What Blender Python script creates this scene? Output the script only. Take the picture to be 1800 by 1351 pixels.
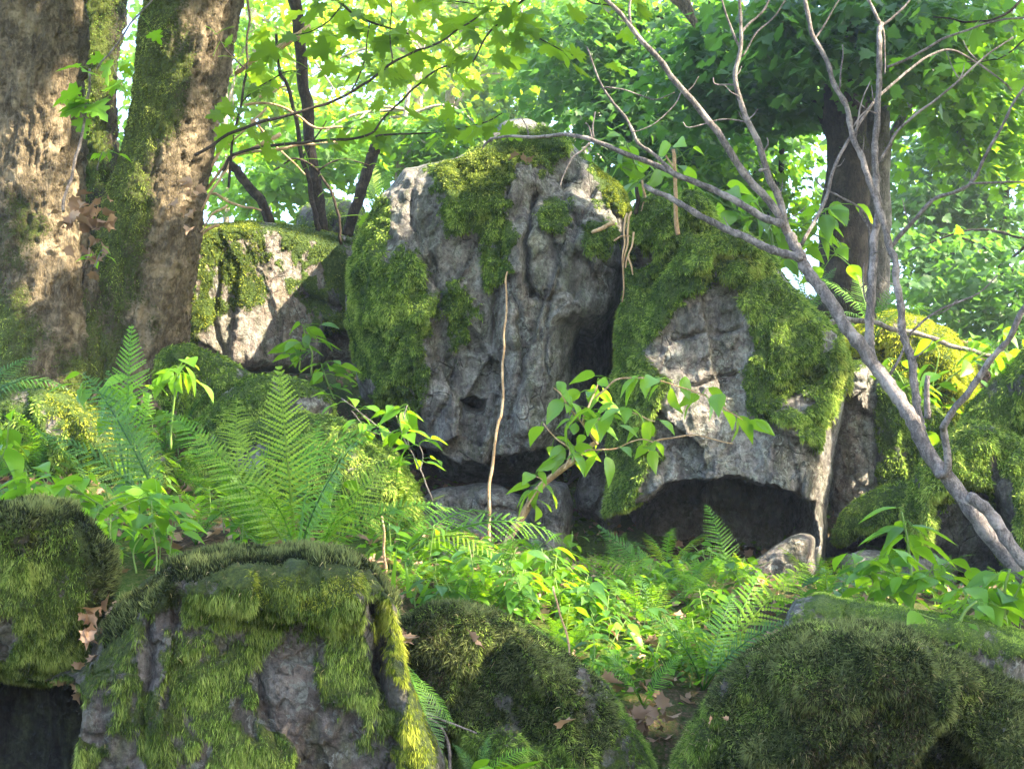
import bpy, math
import numpy as np
from math import radians, sin, cos, pi

# ------------------------------------------------------------------ scene, camera, light
for o in list(bpy.data.objects): bpy.data.objects.remove(o)
scene = bpy.context.scene
COL = scene.collection
W_PX, H_PX = 1800.0, 1351.0
K = 0.0004                       # tangent of one photo pixel
PITCH = radians(12.0)
CAM = np.array([0.0, 0.0, 1.6])
cd = bpy.data.cameras.new('camera'); cam = bpy.data.objects.new('camera', cd); COL.objects.link(cam)
cd.lens = 50; cd.sensor_width = 36; cd.clip_end = 800; cd.clip_start = 0.05
cam.location = CAM; cam.rotation_euler = (pi/2 + PITCH, 0, 0)
scene.camera = cam
RIGHT = np.array([1.0, 0, 0]); FWD = np.array([0, cos(PITCH), sin(PITCH)]); UP = np.array([0, -sin(PITCH), cos(PITCH)])

SUN = np.array([0.70, -0.36, 0.68]); SUN /= np.linalg.norm(SUN)     # towards the sun
world = bpy.data.worlds.new('World'); scene.world = world; world.use_nodes = True
wn = world.node_tree; bg = wn.nodes['Background']
sky = wn.nodes.new('ShaderNodeTexSky'); sky.sky_type = 'NISHITA'; sky.sun_disc = False
sky.sun_elevation = math.asin(SUN[2]); sky.sun_rotation = math.atan2(SUN[0], SUN[1])
sky.air_density = 1.0; sky.dust_density = 2.5; sky.ozone_density = 1.0
wn.links.new(sky.outputs[0], bg.inputs[0]); bg.inputs[1].default_value = 0.15
sl = bpy.data.lights.new('sun', 'SUN'); sl.energy = 3.8; sl.angle = radians(0.5); sl.color = (1.0, 0.86, 0.62)
so = bpy.data.objects.new('sun', sl); COL.objects.link(so)
import mathutils
so.rotation_euler = mathutils.Vector(SUN).to_track_quat('Z', 'Y').to_euler(); so.location = (8, -4, 12)
vs = scene.view_settings
vs.view_transform = 'Standard'; vs.look = 'None'; vs.exposure = 3.15; vs.gamma = 1
scene.render.resolution_x = 1024; scene.render.resolution_y = 768
scene.render.engine = 'CYCLES'
scene.cycles.max_bounces = 8; scene.cycles.transparent_max_bounces = 8; scene.cycles.transmission_bounces = 6

rng = np.random.RandomState(7)

# ------------------------------------------------------------------ maths helpers
def P(px, py, D):
    px = np.asarray(px, float); py = np.asarray(py, float); D = np.asarray(D, float)
    a = (px - 900) * K; b = (675.5 - py) * K
    return CAM + (a[..., None]*RIGHT + b[..., None]*UP + FWD) * D[..., None] if px.ndim or D.ndim or py.ndim else CAM + (a*RIGHT + b*UP + FWD) * D
def nrm(v):
    return v / np.maximum(np.linalg.norm(v, axis=-1, keepdims=True), 1e-9)
def _hash(i, j, k, s):
    h = (i.astype(np.int64)*374761393 + j.astype(np.int64)*668265263 + k.astype(np.int64)*2147483647 + s*974634777) & 0xffffffff
    h = ((h ^ (h >> 13)) * 1274126177) & 0xffffffff
    h = ((h ^ (h >> 16)) * 2246822519) & 0xffffffff
    return ((h ^ (h >> 15)) & 0xffffff) / float(0xffffff)
def vnoise(p, s=0):
    i = np.floor(p).astype(np.int64); f = p - i; f = f*f*f*(f*(f*6-15)+10)
    r = 0
    for dx in (0, 1):
        wx = f[:, 0] if dx else 1-f[:, 0]
        for dy in (0, 1):
            wy = f[:, 1] if dy else 1-f[:, 1]
            for dz in (0, 1):
                wz = f[:, 2] if dz else 1-f[:, 2]
                r = r + wx*wy*wz*_hash(i[:, 0]+dx, i[:, 1]+dy, i[:, 2]+dz, s)
    return r*2-1
def fbm(p, octs=4, s=0, gain=0.5):
    r = np.zeros(len(p)); a = 1.0; q = p.copy()
    for o in range(octs):
        r += a*vnoise(q, s+o*17); q = q*2.03 + 5.1; a *= gain
    return r
def facet(p, s=0):
    """blocky value: each point takes the tilted plane of its nearest jittered cell"""
    i = np.floor(p).astype(np.int64); best = np.full(len(p), 9e9); val = np.zeros(len(p))
    for dx in (-1, 0, 1):
        for dy in (-1, 0, 1):
            for dz in (-1, 0, 1):
                c = i + np.array([dx, dy, dz])
                j = np.stack([_hash(c[:, 0], c[:, 1], c[:, 2], s+q) for q in (1, 2, 3)], 1)
                q = p - (c + j); d = (q*q).sum(1)
                g = np.stack([_hash(c[:, 0], c[:, 1], c[:, 2], s+q2)-.5 for q2 in (5, 6, 7)], 1)
                v = (q*g).sum(1)*1.6 + (_hash(c[:, 0], c[:, 1], c[:, 2], s+9)-.5)
                m = d < best; best[m] = d[m]; val[m] = v[m]
    return val
def sdf(pts, poly):
    """signed distance (positive inside) from 2-D points to a polygon"""
    poly = np.asarray(poly, float); n = len(poly)
    d2 = np.full(len(pts), 1e18); inside = np.zeros(len(pts), bool); near = np.zeros_like(pts)
    for a in range(n):
        p0 = poly[a]; p1 = poly[(a+1) % n]; e = p1-p0
        w = pts-p0; t = np.clip((w@e)/max(e@e, 1e-9), 0, 1)
        c = p0 + t[:, None]*e; q = ((pts-c)**2).sum(1)
        m = q < d2; d2[m] = q[m]; near[m] = c[m]
        if p0[1] != p1[1]:
            cond = ((p0[1] > pts[:, 1]) != (p1[1] > pts[:, 1])) & (pts[:, 0] < (p1[0]-p0[0])*(pts[:, 1]-p0[1])/(p1[1]-p0[1]) + p0[0])
            inside ^= cond
    d = np.sqrt(d2)
    return np.where(inside, d, -d), near
def refine(poly, step=7, rough=2.0, seed=0):
    poly = np.asarray(poly, float); out = []
    n = len(poly)
    for a in range(n):
        p0 = poly[a]; p1 = poly[(a+1) % n]; m = max(1, int(np.hypot(*(p1-p0))/step))
        for k in range(m): out.append(p0 + (p1-p0)*k/m)
    out = np.array(out)
    for _ in range(2): out = (np.roll(out, 1, 0) + 2*out + np.roll(out, -1, 0))/4
    q = np.c_[out/28.0, np.full(len(out), seed*3.7)]
    return out + rough*np.c_[fbm(q, 3, seed+1), fbm(q, 3, seed+50)]*1.6
def sstep(x, a, b):
    t = np.clip((x-a)/(b-a), 0, 1); return t*t*(3-2*t)
def polyline(pts, n):
    """Catmull-Rom resample of k-column control points"""
    pts = np.asarray(pts, float)
    if len(pts) == 2:
        t = np.linspace(0, 1, n)[:, None]; return pts[0]*(1-t)+pts[1]*t
    q = np.vstack([2*pts[0]-pts[1], pts, 2*pts[-1]-pts[-2]])
    seg = np.linspace(0, len(pts)-1-1e-6, n); i = seg.astype(int); t = (seg-i)[:, None]
    p0, p1, p2, p3 = q[i], q[i+1], q[i+2], q[i+3]
    return 0.5*((2*p1)+(-p0+p2)*t+(2*p0-5*p1+4*p2-p3)*t*t+(-p0+3*p1-3*p2+p3)*t**3)

# ------------------------------------------------------------------ object helpers
def mesh(name, V, F, mat=None, smooth=False, attrs=None):
    V = np.asarray(V, np.float32)
    if not isinstance(F, (list, tuple)): F = [F]
    F = [np.asarray(f, np.int32) for f in F if len(f)]
    me = bpy.data.meshes.new(name)
    nl = sum(f.size for f in F); nf = sum(len(f) for f in F)
    me.vertices.add(len(V)); me.vertices.foreach_set('co', V.ravel())
    me.loops.add(nl); me.loops.foreach_set('vertex_index', np.concatenate([f.ravel() for f in F]))
    st = []; o = 0
    for f in F:
        st.append(o + np.arange(len(f))*f.shape[1]); o += f.size
    me.polygons.add(nf); me.polygons.foreach_set('loop_start', np.concatenate(st).astype(np.int32))
    me.update(calc_edges=True)
    if smooth: me.polygons.foreach_set('use_smooth', np.ones(nf, bool))
    for k, a in (attrs or {}).items():
        at = me.attributes.new(k, 'FLOAT', 'POINT'); at.data.foreach_set('value', np.asarray(a, np.float32))
    if mat: me.materials.append(mat)
    me.validate()
    return me
def link(name, data, parent=None):
    o = bpy.data.objects.new(name, data); COL.objects.link(o)
    if parent is not None: o.parent = parent
    return o
def tag(o, label=None, cat=None, group=None, kind=None):
    if label: o['label'] = label
    if cat: o['category'] = cat
    if group: o['group'] = group
    if kind: o['kind'] = kind
    return o
def empty(name, loc=(0, 0, 0)):
    o = bpy.data.objects.new(name, None); COL.objects.link(o); o.location = loc; o.empty_display_size = 0.1
    return o
def thing(name, label, cat, loc=(0, 0, 0), group=None):
    return tag(empty(name, tuple(float(c) for c in loc)), label, cat, group)
def child(name, parent, V, F, mat, smooth=False, attrs=None):
    """mesh given in world coordinates, stored relative to the thing's base"""
    V = np.asarray(V, float) - np.array(parent.location)
    return link(name, mesh(name, V, F, mat, smooth, attrs), parent)

class Soup:
    def __init__(s): s.V = []; s.T = []; s.Q = []; s.A = []; s.n = 0
    def add(s, V, T=None, Q=None, a=0.5):
        V = np.asarray(V, float)
        if T is not None and len(T): s.T.append(np.asarray(T)+s.n)
        if Q is not None and len(Q): s.Q.append(np.asarray(Q)+s.n)
        s.V.append(V); s.A.append(np.full(len(V), a) if np.isscalar(a) else a); s.n += len(V)
    def batch(s, TV, TF, M, O, a):
        """template verts TV (k,3), tris TF, N 3x3 matrices M, offsets O, values a"""
        N = len(O)
        if N == 0: return
        V = np.einsum('nij,kj->nki', M, TV) + O[:, None, :]
        F = (TF[None] + (np.arange(N)*len(TV))[:, None, None]).reshape(-1, TF.shape[1])
        A = np.repeat(a, len(TV))
        if TF.shape[1] == 3: s.add(V.reshape(-1, 3), T=F, a=A)
        else: s.add(V.reshape(-1, 3), Q=F, a=A)
    def faces(s):
        r = []
        if s.T: r.append(np.vstack(s.T))
        if s.Q: r.append(np.vstack(s.Q))
        return r
    def verts(s): return np.vstack(s.V)
    def vals(s): return np.concatenate(s.A)
    def child(s, name, parent, mat, smooth=False):
        return child(name, parent, s.verts(), s.faces(), mat, smooth, {'v': s.vals()})
    def mesh(s, name, mat, smooth=False):
        return mesh(name, s.verts(), s.faces(), mat, smooth, {'v': s.vals()})

def tube(soup, pts, rad, sides=8, rough=0.0, seed=0, a=0.5, cap=True):
    pts = np.asarray(pts, float); rad = np.asarray(rad, float); n = len(pts)
    tan = nrm(np.gradient(pts, axis=0)); ref = np.array([0.31, 0.9, 0.2])
    u = nrm(np.cross(tan, ref)); w = np.cross(tan, u)
    th = np.linspace(0, 2*pi, sides, endpoint=False)
    V = pts[:, None] + rad[:, None, None]*(np.cos(th)[None, :, None]*u[:, None] + np.sin(th)[None, :, None]*w[:, None])
    V = V.reshape(-1, 3)
    if rough:
        c = np.repeat(pts, sides, 0); V = V + (V-c)*(rough*fbm(V/np.maximum(np.repeat(rad, sides)[:, None]*1.5, .01), 3, seed))[:, None]
    i = np.arange(n-1)[:, None]*sides; j = np.arange(sides)[None]; k = (j+1) % sides
    Q = np.stack([i+j, i+k, i+sides+k, i+sides+j], -1).reshape(-1, 4)
    if cap:
        V = np.vstack([V, pts[:1], pts[-1:]]); m = n*sides
        T = [[m, (q+1) % sides, q] for q in range(sides)] + [[m+1, m-sides+q, m-sides+(q+1) % sides] for q in range(sides)]
        soup.add(V, T=np.array(T), Q=Q, a=a)
    else: soup.add(V, Q=Q, a=a)

# ------------------------------------------------------------------ materials
def newmat(name):
    m = bpy.data.materials.new(name); m.use_nodes = True
    nt = m.node_tree; nt.nodes.clear(); return m, nt
class N:
    def __init__(s, nt): s.nt = nt
    def n(s, t, **kw):
        x = s.nt.nodes.new('ShaderNode'+t)
        for k, v in kw.items(): setattr(x, k, v)
        return x
    def put(s, sock, v):
        if hasattr(v, 'bl_idname') or hasattr(v, 'is_output'): s.nt.links.new(v, sock)
        elif isinstance(v, (tuple, list)): sock.default_value = tuple(v)+((1,) if len(v) == 3 and sock.type == 'RGBA' else ())
        else: sock.default_value = v
    def coord(s): return s.n('TexCoord').outputs['Object']
    def mapping(s, vec, scale=(1, 1, 1), rot=(0, 0, 0)):
        m = s.n('Mapping'); s.put(m.inputs[0], vec); m.inputs['Scale'].default_value = scale; m.inputs['Rotation'].default_value = rot; return m.outputs[0]
    def noise(s, vec, scale, detail=5, rough=0.6, dist=0.0):
        x = s.n('TexNoise'); s.put(x.inputs['Vector'], vec); x.inputs['Scale'].default_value = scale
        x.inputs['Detail'].default_value = detail; x.inputs['Roughness'].default_value = rough; x.inputs['Distortion'].default_value = dist
        return x.outputs['Fac']
    def voro(s, vec, scale, feat='F1', out='Distance'):
        x = s.n('TexVoronoi'); x.feature = feat; s.put(x.inputs['Vector'], vec); x.inputs['Scale'].default_value = scale; return x.outputs[out]
    def ramp(s, fac, stops, interp='LINEAR'):
        x = s.n('ValToRGB'); s.put(x.inputs[0], fac); cr = x.color_ramp; cr.interpolation = interp
        while len(cr.elements) < len(stops): cr.elements.new(0.5)
        for e, (p, c) in zip(cr.elements, stops): e.position = p; e.color = (c if len(c) == 4 else tuple(c)+(1,)) if hasattr(c, '__len__') else (c, c, c, 1)
        return x.outputs[0]
    def mix(s, fac, a, b, mode='MIX'):
        x = s.n('Mix'); x.data_type = 'RGBA'; x.blend_type = mode
        s.put(x.inputs[0], fac); s.put(x.inputs[6], a); s.put(x.inputs[7], b); return x.outputs[2]
    def math(s, op, a, b=0.0, clamp=False):
        x = s.n('Math'); x.operation = op; x.use_clamp = clamp; s.put(x.inputs[0], a); s.put(x.inputs[1], b); return x.outputs[0]
    def rng(s, v, a, b, c=0.0, d=1.0):
        x = s.n('MapRange'); s.put(x.inputs[0], v); x.inputs[1].default_value = a; x.inputs[2].default_value = b; x.inputs[3].default_value = c; x.inputs[4].default_value = d; return x.outputs[0]
    def attr(s, name): 
        x = s.n('Attribute'); x.attribute_name = name; return x.outputs['Fac']
    def bump(s, h, strength=1.0, dist=0.02, normal=None):
        x = s.n('Bump'); s.put(x.inputs['Height'], h); x.inputs['Strength'].default_value = strength; x.inputs['Distance'].default_value = dist
        if normal is not None: s.put(x.inputs['Normal'], normal)
        return x.outputs[0]
    def out(s, sh): 
        o = s.n('OutputMaterial'); s.nt.links.new(sh, o.inputs[0])
    def pbr(s, col, rough=0.9, normal=None, spec=0.25):
        p = s.n('BsdfPrincipled'); s.put(p.inputs['Base Color'], col); s.put(p.inputs['Roughness'], rough); p.inputs['Specular IOR Level'].default_value = spec
        if normal is not None: s.put(p.inputs['Normal'], normal)
        return p.outputs[0]

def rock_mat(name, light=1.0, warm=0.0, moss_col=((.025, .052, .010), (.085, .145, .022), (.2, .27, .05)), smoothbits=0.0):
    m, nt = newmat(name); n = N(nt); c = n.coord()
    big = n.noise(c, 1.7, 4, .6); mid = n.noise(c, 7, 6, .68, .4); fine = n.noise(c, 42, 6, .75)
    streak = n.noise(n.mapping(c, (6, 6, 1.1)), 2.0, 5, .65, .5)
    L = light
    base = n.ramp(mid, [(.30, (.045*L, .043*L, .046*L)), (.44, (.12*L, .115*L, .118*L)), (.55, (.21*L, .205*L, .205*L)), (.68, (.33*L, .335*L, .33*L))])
    brown = n.ramp(fine, [(.3, (.10*L, .066*L, .05*L)), (.7, (.25*L, .175*L, .13*L))])
    base = n.mix(n.rng(n.noise(c, 3.1, 5, .7), .48, .68, warm*.6, .25+warm), base, brown)
    green = n.ramp(fine, [(.3, (.045, .058, .03)), (.7, (.13, .155, .085))])
    base = n.mix(n.rng(streak, .47, .63, 0, .6), base, green)
    spk = n.noise(n.mapping(c, (1, 1, .6)), 34, 8, .8, .5)
    base = n.mix(.6, base, n.ramp(spk, [(.35, (.25, .24, .23)), (.46, (.95, .93, .91)), (.55, (1.5, 1.47, 1.42)), (.68, (2.1, 2.1, 2.05))]), 'MULTIPLY')
    base = n.mix(n.rng(n.noise(n.mapping(c, (9, 9, .8)), 1.6, 5, .7, .3), .52, .62, 0, .5), base, (.045*L, .042*L, .04*L))
    lich = n.rng(n.noise(c, 19, 6, .75, .8), .545, .575)
    base = n.mix(n.math('MULTIPLY', lich, n.rng(big, .36, .52)), base, n.ramp(fine, [(.3, (.19*L, .2*L, .185*L)), (.7, (.33*L, .335*L, .30*L))]))
    vor = n.voro(n.mapping(c, (1, 1, .45)), 9, 'DISTANCE_TO_EDGE')
    dark = n.math('MULTIPLY', n.rng(vor, 0, .025, 1, 0), n.rng(n.noise(c, 5, 3), .5, .6))
    base = n.mix(n.math('MULTIPLY', dark, .7), base, (.02, .02, .02))
    base = n.mix(n.math('MULTIPLY', n.rng(fine, .5, .36), .55), base, (.03, .03, .03))
    ma = n.attr('moss')
    mn = n.noise(c, 26, 5, .75)
    mf = n.rng(n.math('ADD', ma, n.math('MULTIPLY', n.math('SUBTRACT', mn, .5), 1.7)), .38, .66)
    mcol = n.ramp(n.math('ADD', n.math('MULTIPLY', n.noise(c, 70, 4, .8), .65), n.math('MULTIPLY', n.noise(c, 4, 3), .35)),
                  [(.34, moss_col[0]), (.52, moss_col[1]), (.68, moss_col[2])])
    col = n.mix(mf, base, mcol)
    hr = n.math('ADD', n.math('ADD', n.math('MULTIPLY', mid, 1.1), n.math('MULTIPLY', spk, .8)), n.math('ADD', n.math('MULTIPLY', fine, .4), n.math('MULTIPLY', dark, -.6)))
    h = n.math('ADD', hr, n.math('MULTIPLY', n.math('MULTIPLY', mf, n.noise(c, 95, 3, .8)), 1.0))
    n.out(n.pbr(col, .88, n.bump(h, 1.0, .045), .3))
    return m
def leaf_mat(name, dark, light, trans, gloss=.45, tw=.5, veins=False, bright=1.0):
    m, nt = newmat(name); n = N(nt); v = n.attr('v')
    c = n.coord()
    col = n.mix(n.math('ADD', v, n.math('MULTIPLY', n.math('SUBTRACT', n.noise(c, 6, 2), .5), .5), True), dark, light)
    t = n.mix(n.rng(v, 0, 1, 0, 1), tuple(x*.72 for x in trans), trans)
    p = n.pbr(col, gloss, None, .5)
    tr = n.n('BsdfTranslucent'); n.put(tr.inputs[0], t)
    mx = n.n('MixShader'); mx.inputs[0].default_value = tw
    nt.links.new(p, mx.inputs[1]); nt.links.new(tr.outputs[0], mx.inputs[2])
    n.out(mx.outputs[0]); return m
def blade_mat(name, c0, c1, c2, tw=.25):
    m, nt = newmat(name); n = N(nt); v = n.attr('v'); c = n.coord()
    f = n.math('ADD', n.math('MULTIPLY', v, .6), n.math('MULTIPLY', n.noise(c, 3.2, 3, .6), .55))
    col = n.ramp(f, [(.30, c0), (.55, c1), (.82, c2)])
    d = n.n('BsdfDiffuse'); n.put(d.inputs[0], col)
    tr = n.n('BsdfTranslucent'); n.put(tr.inputs[0], col)
    mx = n.n('MixShader'); mx.inputs[0].default_value = tw
    nt.links.new(d.outputs[0], mx.inputs[1]); nt.links.new(tr.outputs[0], mx.inputs[2])
    n.out(mx.outputs[0]); return m
def bark_mat(name, c0, c1, c2, moss=True, scale=1.0, mossc=((.03, .04, .008), (.10, .13, .02))):
    m, nt = newmat(name); n = N(nt); c = n.coord()
    mp = n.mapping(c, (1, 1, .35))
    a = n.noise(mp, 30*scale, 7, .75, .8); b = n.noise(c, 70*scale, 5, .7); w = n.voro(mp, 26*scale, 'DISTANCE_TO_EDGE')
    f = n.math('ADD', n.math('MULTIPLY', a, .7), n.math('MULTIPLY', b, .3))
    col = n.ramp(f, [(.34, c0), (.5, c1), (.66, c2)])
    big = n.noise(c, 2.2*scale, 4, .65)
    col = n.mix(n.rng(n.noise(c, 5*scale, 4, .7), .5, .62, 0, .55), col, tuple(min(1, x*1.45) for x in c2))
    h = n.math('ADD', f, n.math('MULTIPLY', n.rng(w, 0, .12), .14))
    if moss:
        mf = n.rng(n.math('ADD', n.math('ADD', n.attr('moss'), n.math('MULTIPLY', n.math('SUBTRACT', big, .5), 1.5)), n.math('MULTIPLY', n.math('SUBTRACT', b, .5), 1.2)), .42, .62)
        col = n.mix(mf, col, n.ramp(n.noise(c, 90, 4, .8), [(.35, mossc[0]), (.65, mossc[1])]))
        h = n.math('ADD', h, n.math('MULTIPLY', mf, .3))
    n.out(n.pbr(col, .9, n.bump(h, 1.0, .03/scale), .2)); return m

M = {}
M['rock'] = rock_mat('rock_grey', 1.3, .12)
M['rock_pale'] = rock_mat('rock_pale', 1.45, .2)
M['rock_warm'] = rock_mat('rock_warm', 1.4, .6)
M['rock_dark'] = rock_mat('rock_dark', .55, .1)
M['rock_hollow_shade'] = rock_mat('rock_hollow_shade', .12, .1)  # near-black tone standing in for the shade inside the hollow
M['rock_wet'] = rock_mat('rock_front', .8, .4, ((.018, .03, .006), (.06, .09, .014), (.15, .18, .03)))
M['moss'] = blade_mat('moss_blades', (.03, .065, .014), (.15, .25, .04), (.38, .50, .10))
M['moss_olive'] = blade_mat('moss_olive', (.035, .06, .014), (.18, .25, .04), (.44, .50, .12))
M['moss_yellow'] = blade_mat('moss_yellow', (.05, .08, .010), (.2, .25, .03), (.42, .44, .07))  # yellower moss laid on sun patches, sunlight put into the colour
M['moss_gold'] = blade_mat('moss_gold', (.16, .2, .015), (.4, .45, .035), (.6, .6, .08))  # moss lightened and yellowed to carry sunlight on the far boulder
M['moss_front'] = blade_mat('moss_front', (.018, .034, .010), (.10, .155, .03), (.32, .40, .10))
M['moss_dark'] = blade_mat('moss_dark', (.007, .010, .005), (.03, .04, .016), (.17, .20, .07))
M['leaf_maple'] = leaf_mat('leaf_maple', (.045, .12, .010), (.12, .24, .012), (.34, .56, .015), .5, .52)
M['leaf_far'] = leaf_mat('leaf_far', (.035, .11, .010), (.10, .23, .014), (.25, .50, .015), .55, .55)
M['leaf_far_yellow'] = leaf_mat('leaf_far_yellow', (.06, .14, .008), (.15, .28, .010), (.38, .58, .015), .6, .57)
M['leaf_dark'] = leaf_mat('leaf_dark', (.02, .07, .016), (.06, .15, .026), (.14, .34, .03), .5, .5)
M['leaf_herb'] = leaf_mat('leaf_herb', (.035, .12, .012), (.15, .33, .014), (.36, .66, .015), .42, .48)
M['leaf_deep'] = leaf_mat('leaf_deep', (.02, .075, .014), (.07, .18, .03), (.15, .36, .03), .4, .42)  # darker leaf tone for variety among the herbs
M['leaf_beech'] = leaf_mat('leaf_beech', (.08, .21, .018), (.19, .38, .03), (.45, .75, .025), .35, .45)
M['fern'] = leaf_mat('fern', (.05, .16, .010), (.14, .34, .014), (.32, .62, .015), .5, .45)
M['fern_dark'] = leaf_mat('fern_dark', (.025, .09, .014), (.08, .2, .025), (.16, .38, .03), .45, .38)
M['fern_yellow'] = leaf_mat('fern_yellow', (.09, .17, .010), (.22, .36, .02), (.48, .68, .02), .5, .5)
M['dead_leaf'] = leaf_mat('dead_leaf', (.16, .09, .05), (.40, .26, .17), (.4, .25, .12), .8, .2)
M['bark'] = bark_mat('bark_maple', (.028, .022, .015), (.12, .095, .062), (.30, .24, .165), mossc=((.03, .04, .010), (.11, .14, .03)))
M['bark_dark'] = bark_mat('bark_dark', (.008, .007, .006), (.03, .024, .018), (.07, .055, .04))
M['bark_grey'] = bark_mat('bark_grey', (.05, .05, .05), (.12, .115, .11), (.22, .21, .2), True)
M['bark_far'] = bark_mat('bark_far', (.10, .08, .06), (.3, .25, .2), (.5, .43, .36), False)
M['twig'] = bark_mat('twig_grey', (.045, .039, .039), (.14, .122, .12), (.32, .28, .27), False, 2.0)
M['twig_dark'] = bark_mat('twig_dark', (.012, .009, .008), (.04, .03, .025), (.09, .07, .055), False, 2.0)
M['moss_brown'] = blade_mat('moss_brown', (.018, .010, .007), (.07, .045, .03), (.20, .16, .09))
M['straw_pale'] = blade_mat('straw_pale', (.1, .08, .03), (.3, .26, .12), (.5, .42, .2))
M['straw'] = bark_mat('straw', (.22, .13, .07), (.45, .29, .17), (.62, .45, .30), False, 2.0)
M['stem_green'] = leaf_mat('stem_green', (.10, .17, .03), (.2, .32, .06), (.3, .5, .1), .5, .2)

# ------------------------------------------------------------------ boulders
ROCKS = {}; LOCS = {}
def pl_dist(pts, line):
    line = np.asarray(line, float); d = np.full(len(pts), 1e9); tt = np.zeros(len(pts))
    for a in range(len(line)-1):
        p0, p1 = line[a], line[a+1]; e = p1-p0
        t = np.clip(((pts-p0)@e)/max(e@e, 1e-9), 0, 1); q = np.hypot(*(pts-(p0+t[:, None]*e)).T)
        m = q < d; d[m] = q[m]; tt[m] = (a+t[m])/(len(line)-1)
    return d, tt
def fuzz(V, F, mask, dens, ln, wd, nb=0.5, db=0.8, rb=0.45, seed=0, up=0.0, clump=9.0, curl=0.35, far=1.0):
    """short moss shoots sampled over the faces where the mask is high"""
    r = np.random.RandomState(seed+99); dens = dens*(2.3 if far < 1.2 else 1.7); ln = ln*((.40 if db < 1 else .5) if not up else .95)*(1 if far < 1.2 else 1.35); wd = wd*(.62 if far < 1.2 else 1.25)
    if up: dens *= .30; wd *= 2.6; ln *= .62; nb *= 1.3; rb = .55
    tri = np.vstack([F[:, [0, 1, 2]], F[:, [0, 2, 3]]]) if F.shape[1] == 4 else F
    a, b, c = V[tri[:, 0]], V[tri[:, 1]], V[tri[:, 2]]
    nn = np.cross(b-a, c-a); ar = np.linalg.norm(nn, axis=1)/2; nn = nrm(nn)
    ar = np.minimum(ar, np.median(ar)*14)
    w = ar*np.clip(mask[tri].mean(1), 0, 1)
    n = int(w.sum()*dens)
    if n < 10: return None
    idx = r.choice(len(tri), n, p=w/w.sum())
    u = r.rand(n, 2); f = u.sum(1) > 1; u[f] = 1-u[f]
    p = a[idx] + (b-a)[idx]*u[:, :1] + (c-a)[idx]*u[:, 1:]
    cl = fbm(p*clump, 3, seed); cl2 = fbm(p*clump*3.2, 2, seed+5)
    L = ln*(0.55+r.rand(n)*0.9)*(1+0.55*cl+.4*cl2).clip(.25, 2.2)
    d = nrm(nn[idx]*nb + np.array([0, 0, -1.0])*db*(0.6+.8*r.rand(n))[:, None] + np.array([0, 0, 1.0])*up + r.randn(n, 3)*rb + 0.35*np.c_[cl2, cl, cl2*0])
    side = nrm(np.cross(d, nrm(r.randn(n, 3))))*(wd*(.6+.8*r.rand(n)))[:, None]*.5
    p = p - nn[idx]*ln*.12
    mid = p + d*(L*.55)[:, None]
    tip = mid + nrm(d + np.array([0, 0, -curl]) + r.randn(n, 3)*.25)*(L*.5)[:, None]
    Vb = np.stack([p-side, p+side, mid+side*.8, mid-side*.8, tip], 1).reshape(-1, 3)
    k = np.arange(n)[:, None]*5
    Q = np.hstack([k, k+1, k+2, k+3]); T = np.hstack([k+3, k+2, k+4])
    v = np.clip(.5+.34*cl+.34*cl2+.3*(r.rand(n)-.5)*2, 0, 1)
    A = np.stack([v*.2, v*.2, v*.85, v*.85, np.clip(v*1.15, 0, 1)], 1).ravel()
    return Vb, [Q, T], A
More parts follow.
